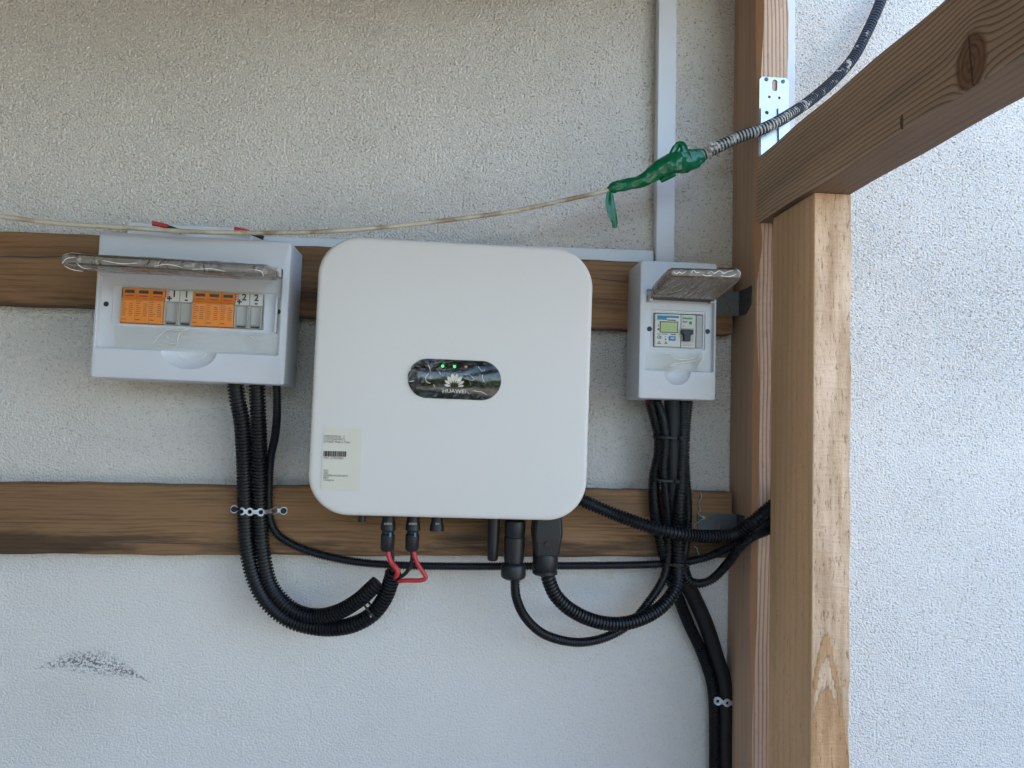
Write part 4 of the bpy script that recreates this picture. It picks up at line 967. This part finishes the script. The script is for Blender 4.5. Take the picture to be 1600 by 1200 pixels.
# old cream wire across the wall, tape and plastered conduit
wire = [(-60, 333, .17), (0, 338, .17), (60, 346, .17), (130, 352, .17), (200, 356, .17), (300, 362, .17), (400, 364, .168), (500, 362, .165), (600, 355, .16), (700, 344, .155), (800, 330, .15), (890, 311, .147), (955, 297, .145)]
tag(tube('old_cable', path(wire), 3.6*PX(.16), M['oldwire'], seg=10, step=.006, jit=.05), 'aged cream cable sagging across the wall above the boxes', 'cable')
cond([(1084, 249, .145), (1100, 241, .146), (1150, 216, .15), (1190, 202, .152), (1222, 186, .145), (1262, 160, .11), (1300, 128, .07), (1332, 92, .045), (1354, 52, .035), (1372, 12, .03), (1386, -30, .028), (1400, -90, .028)],
     9.6*PX(.12), 'old plaster-smeared black conduit rising from the green tape to the top edge', corr=.0062, mat='plastered', gmat=M['groove'])
def tape():
    rows = [(951, 298, .146), (962, 292, .147), (985, 287, .148), (1005, 282, .15), (1020, 272, .152), (1035, 262, .154), (1055, 255, .155), (1075, 251, .153), (1096, 243, .150)]
    c, L = spline(path(rows), .004); n = len(c); o0 = P(1020, 272, .15)
    e = empty('green_tape', o0, 'crumpled green insulating tape joining the cream cable to the old conduit', 'tape')
    s = np.linspace(0, 1, n); base = np.interp(s, [0, .05, .15, .35, .5, .62, .75, .9, 1], [5, 8.5, 9, 11, 12.5, 17, 19, 16, 12])*PX(.15)
    rr = np.random.default_rng(3)
    loops = sweep(c, base, 13, [(1, .8)]*n); out = []
    for i, lp in enumerate(loops):
        ci = c[i]; l2 = []
        for j, p in enumerate(lp):
            k = 1+.07*math.sin(i*.35+j*.9)+.045*math.sin(i*.9-j*1.6)+.05*(1 if (i+j//2) % 5 == 0 else 0)+.015*rr.uniform(-1, 1)
            l2.append(tuple(Vector(ci)+(Vector(p)-Vector(ci))*k-o0))
        out.append(l2)
    MB().loft(out, True, True).build('wrapping', M['tape'], e, smooth=24)
    def ribbon(rows, widths, name, th=.0012):
        cc = [Vector(P(a, b, dd))-o0 for a, b, dd in rows]; vs = []; fs = []
        for i, p in enumerate(cc):
            t = (cc[min(i+1, len(cc)-1)]-cc[max(i-1, 0)]).normalized(); nrm = Vector((t.z, 0, -t.x)); w_ = widths[i]*PX(.15)
            for k, q in enumerate((-1, -.4, .3, 1)): vs.append(tuple(p+nrm*w_*q+Vector((0, -th*(1 if k % 2 else -1.3)*(1+.5*math.sin(i*2)), 0))))
        for i in range(len(cc)-1):
            for k in range(3): a = i*4+k; fs.append((a, a+1, a+5, a+4))
        o = MB().add(vs, fs).build(name, M['tape'], e, smooth=60)
        sd_ = o.modifiers.new('s', 'SOLIDIFY'); sd_.thickness = .0006; sb = o.modifiers.new('u', 'SUBSURF'); sb.levels = 2; sb.render_levels = 2
    ribbon([(953, 299, .150), (952, 310, .151), (954, 323, .1515), (957, 337, .151), (961, 348, .150), (959.5, 357, .150)], [4, 8, 8.5, 7.5, 5.5, 4], 'loose_end')
    ribbon([(1042, 268, .158), (1047, 252, .161), (1052, 238, .162), (1056, 228, .161), (1066, 223, .160)], [8, 7, 6, 5.5, 4], 'fold', .002)
    ribbon([(1076, 262, .163), (1073, 247, .166), (1069, 233, .166), (1066, 222, .163), (1055, 226, .158)], [8, 8, 7, 5, 4], 'fold', .002)
    ribbon([(1032, 284, .150), (1042, 276, .156), (1056, 270, .160)], [4, 7, 6], 'fold', .002)
    ribbon([(1080, 238, .158), (1088, 246, .162), (1094, 256, .160)], [5, 9, 7], 'fold', .002)
tape()
# lumps of plaster stuck on the old conduit
pm = plain('dry plaster crumbs', (.6, .57, .5), .9, var=.15, vs=300, bump=.001, bs=500)
bm = MB(); rr = random.Random(5)
for k in range(16):
    c = P(rr.uniform(1108, 1124), rr.uniform(223, 234), .158+rr.uniform(0, .004)); s_ = rr.uniform(.0018, .0034)
    bm.lathe(c, [(s_*.2, -s_), (s_*.9, -s_*.5), (s_, .2*s_), (s_*.5, s_*.8)], 7)
tag(bm.build('plaster_lump', pm, smooth=30), 'small lump of dried plaster stuck on the old conduit beside the tape', 'plaster')

# ================================================================== METALWORK
def strap(pts_px, d_fun, label, hole_r=3.2, wpx=6.2, dd=.075, ends=()):
    k_ = PX(dd); xs = [P(a, b, dd) for a, b in pts_px]; o0 = xs[0]; top = []; bot = []; holes = []
    for i, p in enumerate(xs):
        x, z = p.x-o0.x, p.z-o0.z; r_ = wpx*k_
        if i > 0:
            xm = (x+xs[i-1].x-o0.x)/2; zm = (z+xs[i-1].z-o0.z)/2; top.append((xm, zm+r_*.5)); bot.append((xm, zm-r_*.5))
        for a in (150, 120, 90, 60, 30): top.append((x+r_*math.cos(R(a)), z+r_*math.sin(R(a)))); bot.append((x+r_*math.cos(R(a)), z-r_*math.sin(R(a))))
        holes.append(circ(x, z, (4.6 if i in ends else hole_r)*k_))
    e = empty('steel_strap', o0, label, 'strap')
    o = plate('band', [bot+top[::-1]]+holes, .0012, M['galv'], e)
    bm = bmesh.new(); bm.from_mesh(o.data); bmesh.ops.subdivide_edges(bm, edges=[q for q in bm.edges if q.calc_length() > .006], cuts=2)
    for v in bm.verts: v.co.y += -d_fun(v.co.x+o0.x)+dd
    bm.to_mesh(o.data); bm.free()
    for i in ends:
        p = xs[i]; MB().lathe((p.x-o0.x, dd-d_fun(p.x)-.0012, p.z-o0.z), [(.0046, -.0035), (.0052, -.002), (.0052, 0)], 14, 'y').build('screw', M['black_hard'], e)
    return e
xa, xb = P(368, 800, .06).x, P(432, 800, .06).x
def dstrap(x):
    t = min(max((x-xa)/.014, 0), 1)*min(max((xb-x)/.02, 0), 1); t = t*t*(3-2*t); return .0465+t*.031
strap([(359, 798.5), (378, 799), (391, 799.5), (408, 800), (425, 800.5), (438, 801)], dstrap, 'perforated steel strap holding three black conduits to the lower plank', ends=(0, 5), dd=.075)
xc = P(1133, 1098, .03)
def dstrap2(x):
    return .024+.012*math.sqrt(max(0, 1-((x-xc.x)/.024)**2))
strap([(1122, 1096), (1136, 1098), (1149, 1099)], dstrap2, 'short perforated steel strap round the black sleeve near the bottom', dd=.035, wpx=6.5, hole_r=2.3)

# bracket on the face of the rear post
def joint_plate():
    d = .1215; o0 = P(1209, 180, d); e = empty('joint_bracket', o0, 'bright galvanised bracket with round holes and slot on the rear post above the beam', 'bracket')
    a = P(1186.5, 120, d); b = P(1232, 123, d); z0 = ztop_beam-.05
    x0, x1, z1 = a.x-o0.x, b.x-o0.x, (a.z+b.z)/2-o0.z; zz = z0-o0.z; c_ = .005
    L = lambda px, py: (P(px, py, d).x-o0.x, P(px, py, d).z-o0.z)
    out = [(x0, zz), (x1, zz), (x1, z1-c_), (x1-c_, z1), (x0+c_, z1), (x0, z1-c_)]; u = PX(d)
    h = [circ(*L(1197, 124.5), 3.6*u), circ(*L(1223, 128), 3.4*u), stadium(*L(1210, 134), 9*u, 20*u), circ(*L(1201.5, 152), 2.6*u), circ(*L(1217, 153.5), 2.6*u),
         circ(*L(1196, 178), 3.4*u), circ(*L(1222, 180), 3.4*u)]
    plate('plate', [out]+h, .002, M['galv'], e, y=-.0005)
    # two raised leaves either side of a channel
    for s0, s1, t0, t1 in ((1187, 1204.5, 1187, 1201), (1214, 1232, 1217, 1232)):
        q = [L(s0, 170), L(s1, 171)]; zt_ = q[0][1]
        pts = [(L(t0, 260)[0], zz), (L(t1, 260)[0], zz), (q[1][0], zt_), (q[0][0], zt_)]
        hc = L(1196 if s0 < 1200 else 1222, 178 if s0 < 1200 else 180)
        plate('leaf', [pts, circ(*hc, 3.3*u)], .004, M['galv'], e, y=-.0040)
    for px, py in ((1197, 124.5), (1223, 128)):
        c = L(px, py); MB().lathe((c[0], -.0018, c[1]), [(.0018, -.0012), (.0034, -.001), (.0036, .001)], 12, 'y').build('screw', M['galv_old'], e)
joint_plate()
def angle(pl, label, corner, w_px, TLy, BLy, along, d=.047):
    """angle bracket: one leaf on the plank, one on the side of the rear post"""
    c0 = P(corner, TLy, d); c1 = P(corner, BLy, d); o0 = (c0+c1)/2; e = empty('angle_bracket', o0, label, 'bracket')
    xp = Xl-.0016; x0 = P(corner-w_px, TLy, d).x; h = (c0.z-c1.z)/2; t = .002
    pl_w = xp-x0
    hs = [circ(x0-o0.x+pl_w*.3, h*.5, .0035), circ(x0-o0.x+pl_w*.55, -h*.45, .0025, sz=2.2)]
    plate('leaf', [[(x0-o0.x, -h), (xp-o0.x, -h), (xp-o0.x, h), (x0-o0.x, h)]]+hs, t, M['galv_old'], e, y=o0.y*-1-d+0.0)
    lf = plate('leaf', [[(0, -h), (along*.55, -h), (along, -h*.35), (along, h*1.05), (along*.8, h*1.05), (along*.8, h), (0, h)], circ(along*.3, h*.5, .003), circ(along*.5, -h*.4, .003), circ(along*.75, 0, .003)], t, M['galv_old'], e)
    # fold the leaf to run out along the post side
    lf.rotation_euler = (0, 0, R(-90)); lf.location = (xp-o0.x, -d-o0.y, 0)
    return e, o0, x0, h
angle(None, 'dark angle bracket joining the upper plank to the rear post, right of the meter box', 1146, 28, 455, 494, .056)
e2, o2, x2, h2 = angle(None, 'small dull angle bracket joining the lower plank to the rear post, behind the conduits', 1140, 50, 803, 831, .034)
c = P(1099, 809.5, .05); MB().lathe((c.x-o2.x, c.y-o2.y, c.z-o2.z), [(.0020, -.0022), (.0036, -.002), (.0038, .0015)], 14, 'y').build('screw', M['brass'], e2)
tag(tube('tie_wire', path([(1094, 768, .047), (1096, 776, .049), (1092, 786, .048), (1094, 797, .05), (1091, 802, .052), (1094, 806, .053), (1098, 809, .054), (1093, 814, .052), (1088, 818, .05), (1084, 822, .05)]), .0011, M['scrap'], seg=7, step=.002, jit=.2), 'twisted scrap of grey tie wire hanging on the lower bracket screw', 'wire')
tag(tube('tie_wire', path([(1084, 853, .047), (1089, 857, .049), (1091, 864, .05), (1094, 869, .05)]), .0012, M['scrap'], seg=7, step=.002, jit=.2), 'short scrap of grey wire sticking out below the right-hand bundle', 'wire')

# cable ties
def tie(px, py, d, rx, ry, ang, label):
    o0 = P(px, py, d); e = empty('cable_tie', o0, label, 'cable tie'); n = 28; loops = []
    for i in range(n):
        t = 2*math.pi*i/n; c = Vector((rx*math.cos(t), ry*math.sin(t), 0)); nn = Vector((math.cos(t)*ry, math.sin(t)*rx, 0)).normalized()
        loops.append([tuple(c+nn*a+Vector((0, 0, b))) for a, b in ((0, -.0018), (.0012, -.0018), (.0012, .0018), (0, .0018))])
    loops.append(loops[0]); e.rotation_euler = (0, R(ang), 0)
    MB().loft(loops, False, False).build('band', M['black_hard'], e, smooth=0)
    MB().box(rx*.3, rx*.3+.006, -ry-.005, -ry+.0005, -.003, .003).build('catch', M['black_hard'], e, bevel=.0006)
    MB().box(rx*.3+.001, rx*.3+.004, -ry-.016, -ry-.004, -.0008, .0008).build('tail', M['scrap'] if px < 600 else M['black_hard'], e)
tie(577, 949, .095, .022, .02, 50, 'cable tie round the two thick conduits near their open ends')
tie(1046, 684, .087, .030, .024, 2, 'topmost cable tie on the bundle under the narrow meter box')
tie(1040, 750, .080, .030, .024, 2, 'middle cable tie on the bundle under the narrow meter box')
tie(1056, 879, .072, .026, .028, 0, 'lowest cable tie on the right-hand bundle, below the lower plank')
tie(1163, 838, .122, .017, .03, -50, 'cable tie holding conduits together beside the nearer post')
